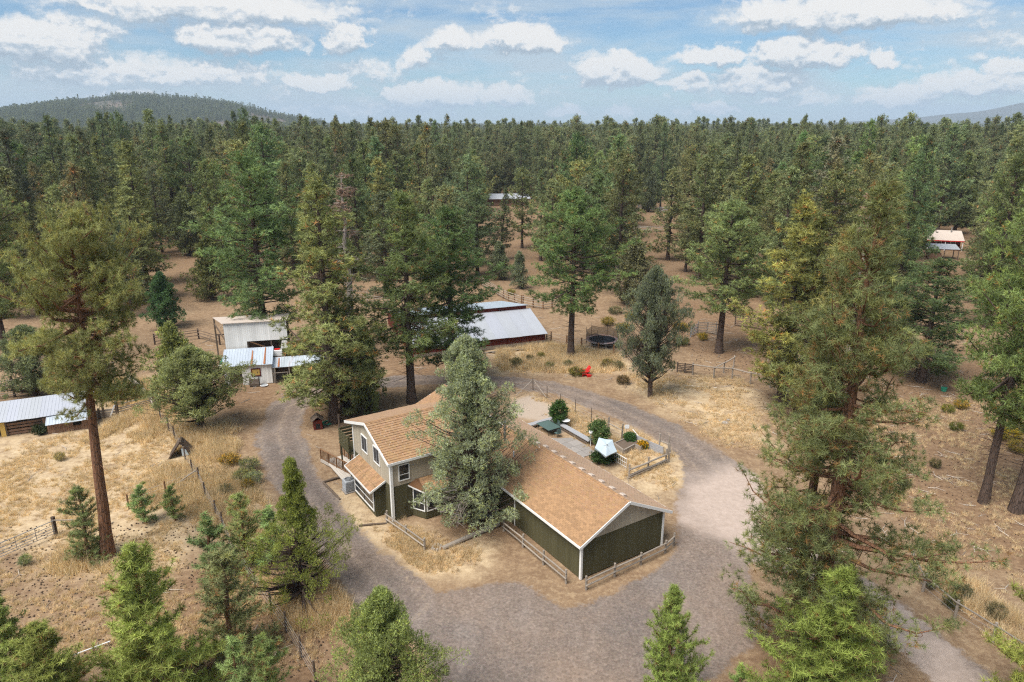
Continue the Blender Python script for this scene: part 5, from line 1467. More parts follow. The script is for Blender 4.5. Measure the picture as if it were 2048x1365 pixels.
for i in range(4): MB().box(-.3, .3, -.25 + i * .13, -.25 + i * .13 + .11, .24, .27).build('slat', M_RED, ft)
for x in (-.26, .26): MB().box(x - .03, x + .03, -.22, .22, 0, .24).build('leg', M_RED, ft)
fence('post_fence', 'line of reddish wooden posts before the trampoline', 'fence', [G(1102, 683)[:2], G(1133, 690)[:2], G(1163, 697)[:2], G(1196, 706)[:2], G(1227, 711)[:2], G(1252, 716)[:2]], 1.35, (), (.11, 'round'), M_BROWNWOOD, M_GREYWOOD, (.35, .8, 1.2), group=CG, seed=21)
gg = thing_at('ranch_gate', 'dark five bar wooden gate with cross braces in the dry field', 'gate', 1354, 745)
a, b = Vector((*G(1354, 745)[:2], 0)), Vector((*G(1384, 748)[:2], 0)); d = b - a
for i in range(5): MB().beam(Vector((0, 0, .25 + i * .22)), d + Vector((0, 0, .25 + i * .22)), .04, .12).build('bar', M_DARKWOOD, gg)
for t in (0, .5, 1): MB().beam(d * t + Vector((0, -.03, .05)), d * t + Vector((0, -.03, 1.3)), .16, .06, (0, 1, 0)).build('upright', M_DARKWOOD, gg)
MB().beam(Vector((0, -.05, 1.1)), d * .5 + Vector((0, -.05, .25)), .1, .05).build('brace', M_DARKWOOD, gg); MB().beam(d * .5 + Vector((0, -.05, .25)), d + Vector((0, -.05, 1.1)), .1, .05).build('brace', M_DARKWOOD, gg)
fence('rail_fence', 'single rail fence running from the five bar gate under the pines', 'fence', [G(1385, 750)[:2], G(1427, 757)[:2], G(1464, 758)[:2], G(1500, 768)[:2], G(1540, 776)[:2]], 1.45, ((1.35, .07),), (.10, 'round'), M_GREYWOOD, M_GREYWOOD, group=CG, seed=22)
fence('rail_fence', 'short rail branching back from the single rail fence', 'fence', [G(1427, 757)[:2], G(1447, 746)[:2], G(1467, 735)[:2]], 1.45, ((1.35, .07),), (.09, 'round'), M_GREYWOOD, M_GREYWOOD, group=CG, seed=23)
fence('corral_fence', 'dark seven rail corral panel beside the thick bare trunk', 'fence', [G(1395, 667)[:2], G(1414, 667)[:2], G(1432, 670)[:2]], 1.75, tuple((.2 + i * .24, .05) for i in range(7)), (.07, 'square'), M_GREYWOOD, M_GREYWOOD, group=CG, seed=24, railshape='flat')
fence('corral_fence', 'pale end panel turned back from the dark corral panel', 'fence', [G(1395, 667)[:2], G(1381, 674)[:2]], 1.5, tuple((.2 + i * .2, .05) for i in range(7)), (.06, 'square'), M_BENCH, M_BENCH, group=CG, seed=25, railshape='flat')
fence('corral_fence', 'dark corral rails half hidden by the yellowing pine', 'fence', [G(1470, 652)[:2], G(1500, 656)[:2], G(1530, 662)[:2]], 1.8, tuple((.25 + i * .28, .05) for i in range(6)), (.09, 'round'), M_BARKDARK, M_DARKWOOD, group=CG, seed=26)
fence('corral_fence', 'long rail fence climbing away behind the barn roof', 'fence', [G(u, v)[:2] for u, v in ((962, 572), (980, 581), (996, 592), (1007, 598), (1017, 603), (1029, 607), (1043, 612))], 1.75, ((.4, .05), (.8, .05), (1.2, .05), (1.55, .05)), (.10, 'round'), M_BROWNWOOD, M_GREYWOOD, group=CG, seed=27)
fence('corral_fence', 'rail fence from the barn end toward the broad pine', 'fence', [G(u, v)[:2] for u, v in ((1046, 612), (1066, 616), (1086, 619), (1104, 616), (1124, 612))], 1.75, ((.4, .05), (.8, .05), (1.2, .05), (1.55, .05)), (.12, 'round'), M_BROWNWOOD, M_GREYWOOD, group=CG, seed=28)
fence('corral_fence', 'rail fence glimpsed between the shed pines and the barn', 'fence', [G(u, v)[:2] for u, v in ((640, 605), (690, 600), (735, 604), (790, 612))], 1.6, ((.4, .05), (.8, .05), (1.2, .05)), (.11, 'round'), M_GREYWOOD, M_GREYWOOD, group=CG, seed=29)
fence('corral_fence', 'rail fence across the bare field behind the tower shed', 'fence', [G(u, v)[:2] for u, v in ((310, 690), (350, 684), (398, 678), (440, 690))], 1.5, ((.5, .05), (.95, .05), (1.3, .05)), (.12, 'round'), M_BARKDARK, M_DARKWOOD, group=CG, seed=30)
fence('rail_fence', 'grey rail and post fence along the tan drive', 'fence', [G(u, v)[:2] for u, v in ((1822, 1135), (1845, 1183), (1909, 1237), (1985, 1285), (2070, 1340))], 1.35, ((1.18, .05),), (.09, 'round'), M_GREYWOOD, M_GREYWOOD, (.4, .8), group=CG, seed=31)
fence('corral_fence', 'leaning dark rails behind the dark trunked pine', 'fence', [G(u, v)[:2] for u, v in ((1830, 758), (1862, 748), (1890, 740))], 1.4, ((.3, .05), (.6, .05), (.9, .05), (1.2, .05)), (.09, 'round'), M_DARKWOOD, M_DARKWOOD, group=CG, seed=32)
bk = thing_at('bucket', 'green bucket on the ground in the right field', 'bucket', 1887, 783)
MB().tube([(0, 0, 0), (0, 0, .45)], [.26, .33], 14).build('pail', M_GREEN, bk); MB().tube([(.33 * math.cos(t * .314), .05, .45 + .3 * math.sin(t * .314)) for t in range(11)], .012, 4, False).build('handle', M_PINKSTEEL, bk)
rc = thing_at('rock_heap', 'small heap of dark stones in the dry ground by the loop', 'rocks', 1450, 845)
for i in range(12):
    a = rh.uniform(0, 6.28); r = rh.uniform(0, .8); k = rh.uniform(.08, .2); MB().tube([(r * math.cos(a), r * math.sin(a), -.03), (r * math.cos(a), r * math.sin(a), k * .7), (r * math.cos(a), r * math.sin(a), k)], [k, k * .9, k * .4], 6).build('stone', M_STONE, rc)
pb = thing_at('fallen_boards', 'bleached fallen boards on the bare ground past the gate', 'boards', 1385, 772)
for i in range(5): MB().beam((i * .5 - 1, -i * .12, .03), (i * .5 + .6, -i * .18, .04), .22, .03, col=(1.3, 1.25, 1.2)).build('board', M_DECK, pb)

# ------------------------------------------------------------------ rabbitbrush and sage
SG = 'rabbitbrush and sage bushes'
RB = [(1082, 718, 1.0, 'y', 'yellow green bush in the straw by the barn'), (1033, 733, 1.6, 'g', 'round olive bush at the edge of the straw'), (1060, 722, .9, 'g', 'small olive bush between two bushes before the barn'),
      (1153, 752, 1.7, 'y', 'yellow bush beside the red lounge chair'), (1136, 735, 1.3, 'g', 'olive bush left of the red lounge chair'), (1100, 738, 1.2, 'g', 'olive bush in the straw middle'),
      (1245, 768, 1.6, 'g', 'grey green bush alone beside the gravel loop'), (1215, 733, 1.5, 'y', 'olive bush behind the red chair, wide one'), (1235, 737, 1.4, 'g', 'olive bush next to the wide one behind the red chair'),
      (1208, 738, .9, 'y', 'small yellow tuft bush behind the red chair'), (1247, 662, 2.0, 'Y', 'big golden bush behind the trampoline'), (1216, 650, 2.2, 'Y', 'golden bush above the trampoline net'),
      (1262, 640, 2.0, 'Y', 'golden bush further behind the trampoline'), (1230, 628, 2.2, 'g', 'olive bush in the bush patch behind the trampoline'), (1275, 690, 1.6, 'Y', 'golden bush right of the trampoline'),
      (1365, 690, 1.7, 'y', 'dark yellow bush below the pale corral panel'), (1405, 680, 1.5, 'Y', 'golden bush in front of the corral panel'), (1360, 660, 2.0, 'Y', 'golden bush behind the lone grey juniper'),
      (1330, 648, 1.9, 'y', 'yellow green bush up the slope behind the lone juniper'), (1345, 630, 1.7, 'g', 'olive bush up the slope by the shaggy juniper'), (1022, 590, 1.6, 'y', 'round yellow bush on the bare ground behind the barn'),
      (460, 930, 1.6, 'Y', 'small golden bush near the left gravel track'), (500, 942, 1.7, 's', 'round grey green sage bush by the left gravel track'), (484, 962, 1.5, 's', 'left sage bush of the pair by the track'),
      (508, 966, 1.5, 's', 'right sage bush of the pair by the track'), (496, 978, 1.1, 'Y', 'orange flowered bush between the sage bushes and young pine'), (452, 990, 1.2, 'g', 'brownish bush beside the wire fence'),
      (1895, 826, 1.3, 'y', 'yellow bush in the right field, nearest the bucket'), (1922, 818, 1.6, 'Y', 'wide golden bush in the right field'), (1912, 862, 1.2, 'y', 'low yellow bush in the middle of the right field'),
      (2012, 880, 2.2, 'Y', 'large yellow bush right of the pine pair'), (2035, 905, 1.8, 'y', 'yellow bush lower right of the pine pair'), (2030, 865, 2.0, 'y', 'yellow bush behind the leaning pine'),
      (1870, 935, 1.0, 'g', 'thin olive tuft in the right field'), (1860, 1175, 1.0, 'g', 'dark bush by the rail fence post on the drive'), (1905, 1215, 1.1, 'g', 'dark bush at the next rail fence post on the drive'),
      (1925, 1195, 1.2, 'g', 'brown olive bush inside the rail fence'), (1990, 1235, 1.2, 'g', 'brown bush behind the lower rail fence'), (1870, 1140, .9, 'y', 'yellow tuft by the upper rail fence post'),
      (120, 922, .9, 's', 'pale sage tuft in the straw field'), (52, 1130, .8, 's', 'small pale sage tuft near the pipe gate'), (1810, 975, 1.0, 'g', 'olive tuft right of the huge pine'), (750, 850, .9, 'g', 'green tuft by the drive bend'),
      (1760, 820, 1.4, 'y', 'yellow olive bush behind the huge pine'), (1590, 935, 1.1, 'g', 'olive tuft left of the huge pine')]
BC = {'y': (.16, .16, .045), 'Y': (.19, .165, .04), 'g': (.12, .12, .055), 's': (.24, .26, .15)}
bushes = {}
for i, (u, v, w, k, lab) in enumerate(RB):
    f = {'y': (.34, .27, .05), 'Y': (.52, .34, .03), 'g': (.30, .25, .10), 's': (.48, .47, .14)}[k]
    if k not in bushes:
        bushes[k] = leafy('bush', lab, 'bush', u, v, 1.0, 1.6, BC[k], 40 + i, SG, n=75, L=.17, W=.035, flowers=f, flow=.35)
        r0 = bushes[k]
        r0.scale = (w / 1.6, w / 1.6, .55 + w * .28); continue
    src = bushes[k]; o = src.copy(); COL.objects.link(o); o['label'] = lab
    p = G(u, v); o.location = (p[0], p[1], 0); o.rotation_euler = (0, 0, rh.uniform(0, 6.28)); o.scale = (w / 1.6, w / 1.6 * rh.uniform(.85, 1.1), .5 + w * .28)
    for c in src.children:
        c2 = c.copy(); COL.objects.link(c2); c2.parent = o; c2.color = tuple(rh.uniform(.85, 1.15) for _ in range(3)) + (1,)

# ------------------------------------------------------------------ far buildings
fh = thing_at('far_barn', 'far ranch building with a white metal roof and brown walls in the forest gap', 'building', 1010, 412, R(8))
MB().box(-8.5, 8.5, 0, 8, 0, 2.6).build('wall', M_BARNBROWN, fh)
sheet_roof('roof', fh, (-9.3, -.8, 2.5), (1, 0, 0), (0, 5, 1.5), 18.6, 5.3, M_ROOFWHITE, 1.6, 21, .05, .02, .02); sheet_roof('roof', fh, (-9.3, 9.0, 2.5), (1, 0, 0), (0, -5, 1.5), 18.6, 5.3, M_ROOFWHITE, 1.6, 22, .05, .02, .02)
for x in (-5, 0, 5): MB().box(x - .8, x + .8, -.05, 0, .2, 2.0).build('door', M_DARKWOOD, fh)
f2 = thing_at('far_house', 'small tan roofed house with red trim in the right forest', 'house', 1886, 500, R(-18))
MB().box(-3.4, 3.4, 0, 5.5, 0, 2.7).build('wall', M_REDWOOD, f2)
MB().prism([(-3.9, -1.2, 2.35), (3.9, -1.2, 2.35), (3.9, 3, 4.2), (-3.9, 3, 4.2)], (0, 0, .1)).build('roof', M_VOLC, f2); MB().prism([(-3.9, 7.0, 2.35), (3.9, 7.0, 2.35), (3.9, 3, 4.2), (-3.9, 3, 4.2)], (0, 0, .1)).build('roof', M_VOLC, f2)
MB().beam((-3.95, -1.24, 2.34), (3.95, -1.24, 2.34), .06, .2).build('red_trim', M_RED, f2)
for x in (-3.6, 0, 3.6): MB().beam((x, -1.0, 0), (x, -1.0, 2.4), .16, .16, (0, 1, 0)).build('porch_post', M_PIPEWHITE, f2)
for x in (-1.8, 1.2): window(f2, (x, -.02, .9), (1, 0, 0), 1.2, 1.2, .1)
MB().tube([(1.6, 2.2, 3.6), (1.6, 2.2, 5.2)], .14, 8).build('flue', M_PINKSTEEL, f2)
f3 = thing_at('carport', 'white metal carport roof in front of the red trimmed house', 'carport', 1882, 518, R(-12))
sheet_roof('roof', f3, (-3.2, -1.6, 2.3), (1, 0, 0), (0, 3.2, .7), 6.2, 3.3, M_ROOFWHITE, 1.0, 31, .05, .02, .02)
for x in (-3, 0, 2.8):
    for y in (-1.4, 1.4): MB().beam((x, y, 0), (x, y, 2.3 + (y + 1.6) * .2), .14, .14, (0, 1, 0)).build('post', M_DARKWOOD, f3)
MB().box(-2.9, -.4, -1, 1, 0, 1.3).build('store_box', M_BARNBROWN, f3)
fence('far_fence', 'pale horse fence below the bright willow in the far clearing', 'fence', [G(u, v)[:2] for u, v in ((1276, 420), (1297, 422), (1320, 424), (1345, 428))], 1.6, ((.5, .09), (1.0, .09), (1.5, .09)), (.12, 'square'), M_BENCH, M_BENCH, group=CG, seed=41, railshape='flat')
fence('far_fence', 'pale rail fence lower in the far clearing', 'fence', [G(u, v)[:2] for u, v in ((1268, 462), (1300, 464), (1336, 462))], 1.5, ((.5, .08), (1.0, .08), (1.4, .08)), (.12, 'square'), M_DECK, M_DECK, group=CG, seed=42, railshape='flat')
leafy('willow', 'bright yellow green willow beyond the far horse fence', 'tree', 1297, 418, 5.2, 6.5, (.28, .34, .07), 61, n=120, L=.6, W=.3)
for (u, v, w, lab) in ((200, 252, 16, 'pale house among trees on the lower hill, left one'), (20, 0, 0, ''), ):
    pass
hh_ = [(68, 243, 'pale roofed house on the lower left of the hill'), (280, 234, 'small pale house hidden in the middle of the hill'), (478, 214, 'white house near the right crest of the hill')]
for u, v, lab in hh_:
    az_, el_ = azel(u, v); 
    rr = 2150 if v > 220 else 2440
    z = CAM_H + rr * math.tan(el_) - 6
    o = empty('hill_house', lab, 'house', (rr * math.sin(az_), rr * math.cos(az_), z), -az_, 'houses on the hill')
    MB().box(-9, 9, 0, 9, -14, 4).build('wall', M_SHEDWHITE, o); MB().prism([(-10, -1, 4), (0, -1, 8), (10, -1, 4)], (0, 11, 0)).build('roof', M_VOLC, o)
    for x in (-5, 0, 5): MB().box(x - 1, x + 1, -.1, 0, 1, 3).build('window', M_GLASS, o)
# ------------------------------------------------------------------ trees placed one by one (base u, base row, top row, width in photo px)
GN_, GM_, GF_ = 'trees in the front garden', 'pines round the ranch', 'pines of the forest behind the ranch'
OLV, DEEP, YEL, GRY, BRN = (1.04, 1.02, .94), (.80, .90, .90), (1.14, 1.10, .90), (1.0, .99, 1.10), (1.10, 1.0, .95)
NEAR = [
    ('tall', 215, 1112, 388, 265, 'tall pine with a long bare red trunk beside the metal roofed horse shelter', (1.0, 1.03, .95), dict(lean=(R(4.0), 0))),
    ('big', 1620, 1330, 326, 405, 'huge pine with brown tipped needles between the gravel yard and the tan drive', (1.0, 1.04, .95), {}),
    ('bigslim', 1588, 1270, 440, 250, 'slim rusty needled pine pressed against the huge brown tipped pine', (1.15, 1.05, .9), {}),
    ('jh', 948, 1046, 664, 254, 'silvery juniper growing in front of the house over the bay window', (1.0, 1.06, 1.06), {}),
    ('js', 606, 1196, 912, 262, 'spire topped juniper with wide low skirts beside the left gravel track', (.92, .94, .84), {}),
    ('jb', 775, 1480, 1178, 285, 'rounded bright juniper at the bottom edge before the gravel yard', (1.05, 1.08, .92), {}),
    ('y1', 318, 1420, 1078, 250, 'largest young pine of the clump in the lower field, bright green', (.84, .88, .84), {}),
    ('y2', 40, 1440, 1158, 170, 'bright young pine in the bottom corner beside the white pipe', (.95, 1, 1), {}),
    ('y2', 128, 1490, 1240, 200, 'young pine with dry orange inner needles left of the largest young pine', (1.02, 1, .9), {}),
    ('y4', 466, 1312, 1092, 165, 'young pine with rusty needles under its green top beside the wire fence', (1.05, .95, .95), {}),
    ('y3', 424, 1150, 1022, 85, 'small dark green young pine with a pointed leader by the leaning fence post', (.85, .95, .9), {}),
    ('y3', 488, 1440, 1266, 80, 'thin sapling pine standing left of the bushy sapling at the bottom', (.95, 1, .95), {}),
    ('y4', 545, 1440, 1270, 115, 'bushy sapling pine near the last wooden fence post at the bottom', (.95, 1.05, .85), {}),
    ('y4', 180, 1116, 966, 92, 'open young pine growing at the foot of the tall bare trunk', (.95, 1, .95), {}),
    ('y3', 293, 1046, 964, 56, 'small sapling pine in the straw field beside the dark post', (.9, 1, .9), {}),
    ('y3', 352, 1042, 968, 46, 'smallest sapling pine in the straw field under the brace rail', (.95, 1, .9), {}),
    ('y4', 495, 1130, 980, 90, 'pale young pine between the fence line and the spire topped juniper', (1.1, 1.1, .95), {}),
    ('y3', 545, 1125, 1008, 80, 'dark young pine half behind the spire topped juniper', (.85, .95, .9), {}),
    ('y1', 1330, 1420, 1163, 150, 'lone young pine at the bottom of the gravel yard', (.85, .95, .85), {}),
    ('y1', 1640, 1440, 1128, 255, 'leafy bright green juniper under the huge brown tipped pine', (.78, .86, .72), dict(name='juniper_tree')),
    ('y3', 1475, 1400, 1326, 50, 'tiny bright sapling pine at the bottom by the juniper', (1, 1.15, .8), {}),
    ('y1', 2105, 1480, 1030, 260, 'pine reaching in from the edge with pale tufted branch ends', (1.15, 1.12, 1), {}),
    ('jo', 404, 858, 688, 190, 'spreading grey green juniper between the straw field and the gravel track', (1.3, 1.28, .95), {}),
    ('jm', 362, 800, 640, 110, 'thin olive juniper behind the spreading grey green juniper', (1.2, 1.15, .75), {}),
    ('ju', 72, 792, 648, 172, 'gnarled grey juniper with forked trunk behind the horse shelter', (1.1, 1.1, 1.15), {}),
    ('p5', 20, 735, 350, 180, 'edge pine with an orange trunk behind the gnarled juniper', OLV, {}),
    ('p1', 535, 722, 292, 215, 'big dark pine rising behind the white tower shed', (.82, .98, .95), {}),
    ('p2', 670, 846, 338, 235, 'tall pine over the shed lean-to beside the red kennel', (1.03, 1.03, .92), {}),
    ('p4', 690, 818, 540, 190, 'short bushy pine close behind the tall pine by the red kennel', (1.05, 1.0, .85), {}),
    ('snag', 706, 700, 344, 75, 'dead pine with a reddish top between the two big pines', (1, 1, 1), {}),
    ('jm', 736, 830, 636, 78, 'slender grey green juniper by the bend of the drive', (1.15, 1.25, 1.0), {}),
    ('p3', 824, 806, 376, 205, 'straight dark pine with bare lower branches beside the house roof', (.95, 1.02, .9), {}),
    ('p1', 905, 768, 405, 205, 'dense green pine in front of the barn roof', (.85, 1.05, .9), {}),
    ('p5', 1142, 714, 366, 200, 'broad pine standing in tall straw beside the trampoline', (.86, 1.02, .88), {}),
    ('jo', 1300, 794, 528, 132, 'grey juniper standing alone beyond the gravel loop', (1.0, 1.03, 1.1), {}),
    ('p5', 1438, 706, 392, 200, 'pine with a thick bare trunk beside the corral panel', (1.0, 1.0, .95), {}),
    ('p2', 1561, 810, 376, 205, 'pine with yellowing needles beside the rail fence', (1.2, 1.08, .75), {}),
    ('p4', 1597, 826, 420, 195, 'pine close behind the huge brown tipped pine', (1.12, 1.05, .82), {}),
    ('p1', 1842, 764, 512, 195, 'dark trunked pine near the green bucket in the right field', (.88, 1, .92), {}),
    ('p5', 1968, 1006, 330, 255, 'right hand pine pair, taller one with a bare dark trunk', (1.0, 1.05, .8), {}),
    ('p3', 2032, 1022, 290, 270, 'right hand pine pair, leaning one at the picture edge', (1.0, 1.1, .82), dict(lean=(R(3), 0))),
    ('jd', 336, 656, 540, 78, 'round dark green bush-like tree on the bare ground behind the tower shed', (.9, 1.1, 1.05), dict(name='juniper_tree')),
    ('jm', 424, 600, 470, 105, 'olive juniper left of the big dark pine behind the tower shed', (1.2, 1.15, .85), {}),
    ('m3', 285, 600, 388, 130, 'broad cone shaped pine before the clearing on the far left', (1.1, 1.02, .85), {}),
    ('jm', 378, 512, 380, 82, 'flat layered juniper at the clearing edge with a dark trunk', (.95, .95, .9), {}),
    ('m1', 150, 610, 365, 130, 'olive pine behind the crown of the tall bare trunk', OLV, {}),
    ('m2', 1044, 497, 330, 70, 'slim olive pine standing in the middle clearing', OLV, {}),
    ('jm', 1040, 578, 500, 46, 'small round juniper on the bare ground behind the barn', (.9, .9, 1.0), {}),
    ('jm', 1000, 560, 480, 60, 'dark scrubby juniper behind the barn roof', (.85, .85, .9), {}),
    ('m4', 1000, 520, 372, 48, 'leaning thin pine beside the clearing with a dark trunk', (.8, .85, .85), dict(lean=(R(5), 0))),
    ('m2', 1236, 590, 292, 130, 'tall dusky pine behind the broad trampoline pine', (1.05, .98, .92), {}),
    ('m1', 1192, 560, 340, 110, 'green pine just behind the broad trampoline pine', (.88, 1.05, .88), {}),
    ('jm', 1262, 612, 470, 105, 'shaggy brownish juniper behind the lone grey juniper', (1.15, .98, .95), {}),
    ('jm', 1296, 425, 344, 42, 'greyish far juniper beside the bright willow', (.95, .95, 1.05), {}),
    ('m1', 1396, 560, 306, 120, 'olive pine above the corral panel', (1.05, 1.0, .9), {}),
    ('m3', 1474, 590, 306, 120, 'olive pine between the corral panel and the rail fence', (1.12, 1.05, .82), {}),
    ('m2', 1640, 640, 330, 150, 'yellow green pine behind the huge brown tipped pine', YEL, {}),
    ('snag', 1694, 720, 385, 50, 'dead white snag beside the huge brown tipped pine', (1.3, 1.3, 1.3), {}),
    ('m1', 1800, 560, 300, 100, 'deep green pine left of the red trimmed house', (.8, 1.0, .9), {}),
    ('m2', 1872, 478, 240, 90, 'tall pine with dark trunk just behind the red trimmed house', DEEP, {}),
    ('m3', 1957, 560, 380, 90, 'brownish pine right of the red trimmed house', BRN, {}),
    ('m4', 1988, 520, 270, 110, 'tall olive pine beyond the red trimmed house', OLV, {}),
    ('m2', 2030, 640, 400, 130, 'bright pine behind the pine pair on the right', (1.05, 1.15, .8), {}),
    ('m4', 137, 480, 224, 70, 'tall dark pine breaking the skyline under the hill crest', DEEP, {}),
    ('m1', 186, 520, 262, 100, 'broad olive pine below the hill', OLV, {}),
    ('m4', 232, 440, 219, 60, 'left one of two dark skyline pines under the hill crest', DEEP, {}),
    ('m2', 268, 445, 218, 60, 'right one of two dark skyline pines under the hill crest', DEEP, {}),
    ('m1', 277, 520, 280, 110, 'layered olive pine with pale boughs below the hill', YEL, {}),
    ('m4', 355, 490, 245, 85, 'tall tapering olive pine below the hill', OLV, {}),
    ('m4', 485, 400, 218, 45, 'slender skyline pine beside the shaggy one at the hill end', DEEP, {}),
    ('m2', 507, 405, 211, 55, 'shaggy dark pine standing highest on the skyline', (.75, .85, .9), {}),
    ('m3', 578, 470, 279, 100, 'yellow green pine behind the big dark pine', YEL, {}),
    ('m4', 713, 400, 240, 35, 'dark skyline pine above the dead pine', DEEP, {}),
    ('m2', 720, 560, 300, 100, 'wide green pine behind the dead pine', (.9, 1.0, .9), {}),
    ('m1', 800, 480, 300, 100, 'olive pine behind the straight dark pine', OLV, {}),
    ('m3', 875, 420, 237, 40, 'dark skyline pine with a thick top', DEEP, {}),
    ('m4', 912, 415, 239, 34, 'narrow skyline pine next to the thick topped one', DEEP, {}),
    ('m4', 1042, 410, 238, 32, 'needle thin skyline pine above the middle clearing', DEEP, {}),
    ('m1', 1320, 420, 240, 48, 'tall dark skyline pine right of centre', DEEP, {}),
    ('m2', 1626, 450, 264, 90, 'dense dark pine in the distance behind the yellow green pine', DEEP, {}),
    ('m4', 1740, 420, 252, 70, 'olive distant pine above the huge brown tipped pine', OLV, {}),
    ('m4', 1826, 400, 244, 45, 'thin skyline pine before the blue mountain', DEEP, {}),
    ('m4', 1976, 400, 243, 40, 'ragged skyline pine under the blue mountain', DEEP, {}),
    ('m2', 1102, 548, 352, 95, 'olive pine on the bare ground left of the broad trampoline pine', OLV, {}),
    ('m1', 1168, 540, 345, 95, 'grey green pine directly behind the broad trampoline pine', GRY, {}),
    ('m3', 1228, 505, 318, 95, 'fresh green cone pine in the gap behind the trampoline bushes', (.9, 1.08, .85), {}),
    ('m2', 955, 552, 372, 105, 'deep green pine over the barn roof, behind the dense green pine', DEEP, {}),
    ('m1', 862, 560, 352, 105, 'olive pine between the straight dark pine and the dense green pine', OLV, {}),
    ('m3', 775, 590, 380, 110, 'grey green cone pine left of the straight dark pine', GRY, {}),
    ('m1', 640, 560, 318, 105, 'olive pine between the big dark pine and the dead pine', OLV, {}),
    ('m2', 450, 520, 330, 100, 'grey green pine behind the olive juniper by the tower shed', GRY, {}),
    ('m3', 60, 600, 330, 130, 'brownish cone pine at the far left behind the corral', BRN, {}),
    ('m2', 1530, 560, 335, 110, 'yellowish pine beyond the rail fence, behind the needle strewn ground', YEL, {}),
    ('m1', 1335, 520, 330, 95, 'brownish slim pine behind the shaggy brownish juniper', BRN, {}),
    ('p1', 1972, 655, 300, 130, 'dense olive pine right of the carport, in front of the brownish pine', (.98, 1.0, .92), {}),
    ('p4', 1772, 716, 400, 130, 'full green pine behind the huge pine on its right side', (.9, 1.02, .92), {}),
    ('p2', 1742, 655, 345, 140, 'tall olive pine peeping over the right shoulder of the huge pine', (1.04, 1.02, .9), {}),
    ('p3', 2046, 730, 430, 150, 'green pine at the edge between the pine pair and the bright pine', (.95, 1.06, .88), {}),
    ('m1', 1908, 470, 298, 90, 'light green cone pine before the mountain', (1.1, 1.15, .9), {}),
]
for k, u, vb, vt, w, lab, tc, kw in NEAR:
    tree_px(k, u, vb, vt, w, lab, GM_ if vb < 1000 else GN_, tintc=tc, **kw)

def bare_branches():
    o = next(x for x in SC.objects if x.type == 'EMPTY' and str(x.get('label', '')).startswith('silvery juniper'))
    rng = np.random.RandomState(77); mb = MB()
    inv = o.matrix_basis.inverted()
    for i in range(16):
        a = HRZ + math.pi + rng.uniform(-.5, .9); z = rng.uniform(1.6, 4.4); ln = rng.uniform(2.6, 4.4)
        p = limb_path((o.location.x, o.location.y, z), a, ln, rng.uniform(-.15, .15), .12, 6, rng)
        mb.tube([inv @ Vector(q) for q in p], np.linspace(.05, .014, 6) / o.scale[0], 5, False)
        for j in range(9):
            q = p[rng.randint(2, 6)]; e = q + unit(np.array([math.cos(a), math.sin(a), 0]) * .8 + rng.normal(0, .6, 3)) * rng.uniform(.4, 1.1)
            m = (q + e) / 2 + rng.normal(0, .06, 3)
            mb.tube([inv @ Vector(q), inv @ Vector(m), inv @ Vector(e)], np.array([.018, .013, .008]) / o.scale[0], 4, False)
    b = mb.build('bare_branches', M_BARKGREY, o)
bare_branches()

# the forest wall: trees one can tell apart, each an object
CLEAR = [gp((345, 700), (352, 520), (400, 515), (408, 700)), gp((990, 620), (990, 545), (1100, 545), (1110, 620)), gp((985, 500), (985, 405), (1120, 405), (1110, 470), (1060, 520)),
         gp((1262, 560), (1270, 420), (1350, 395), (1350, 480), (1330, 560)), gp((1835, 620), (1845, 480), (1880, 455), (1950, 470), (1950, 560)),
         gp((1130, 440), (1130, 395), (1200, 390), (1200, 440))]
VIEWS = [(1850, 1912, 470, 520), (990, 1040, 385, 415), (1285, 1325, 395, 470), (1015, 1080, 540, 600), (362, 392, 520, 640)]
LM = [(-999, 420, 'behind the horse shelter'), (420, 640, 'behind the white tower shed'), (640, 860, 'behind the dead pine'), (860, 1080, 'behind the red barn'),
      (1080, 1330, 'behind the trampoline'), (1330, 1560, 'behind the corral panel'), (1560, 1800, 'past the brown tipped pine'), (1800, 3000, 'round the red trimmed house')]
TINTS = [('deep green', DEEP), ('olive', OLV), ('yellowish', YEL), ('grey green', GRY), ('brownish', BRN), ('fresh green', (.9, 1.08, .85))]
rf = random.Random(5)
pts = [(x, y) for x, y in TREES]
N_FOREST = 236
cells = {}
tries = 0
made = 0
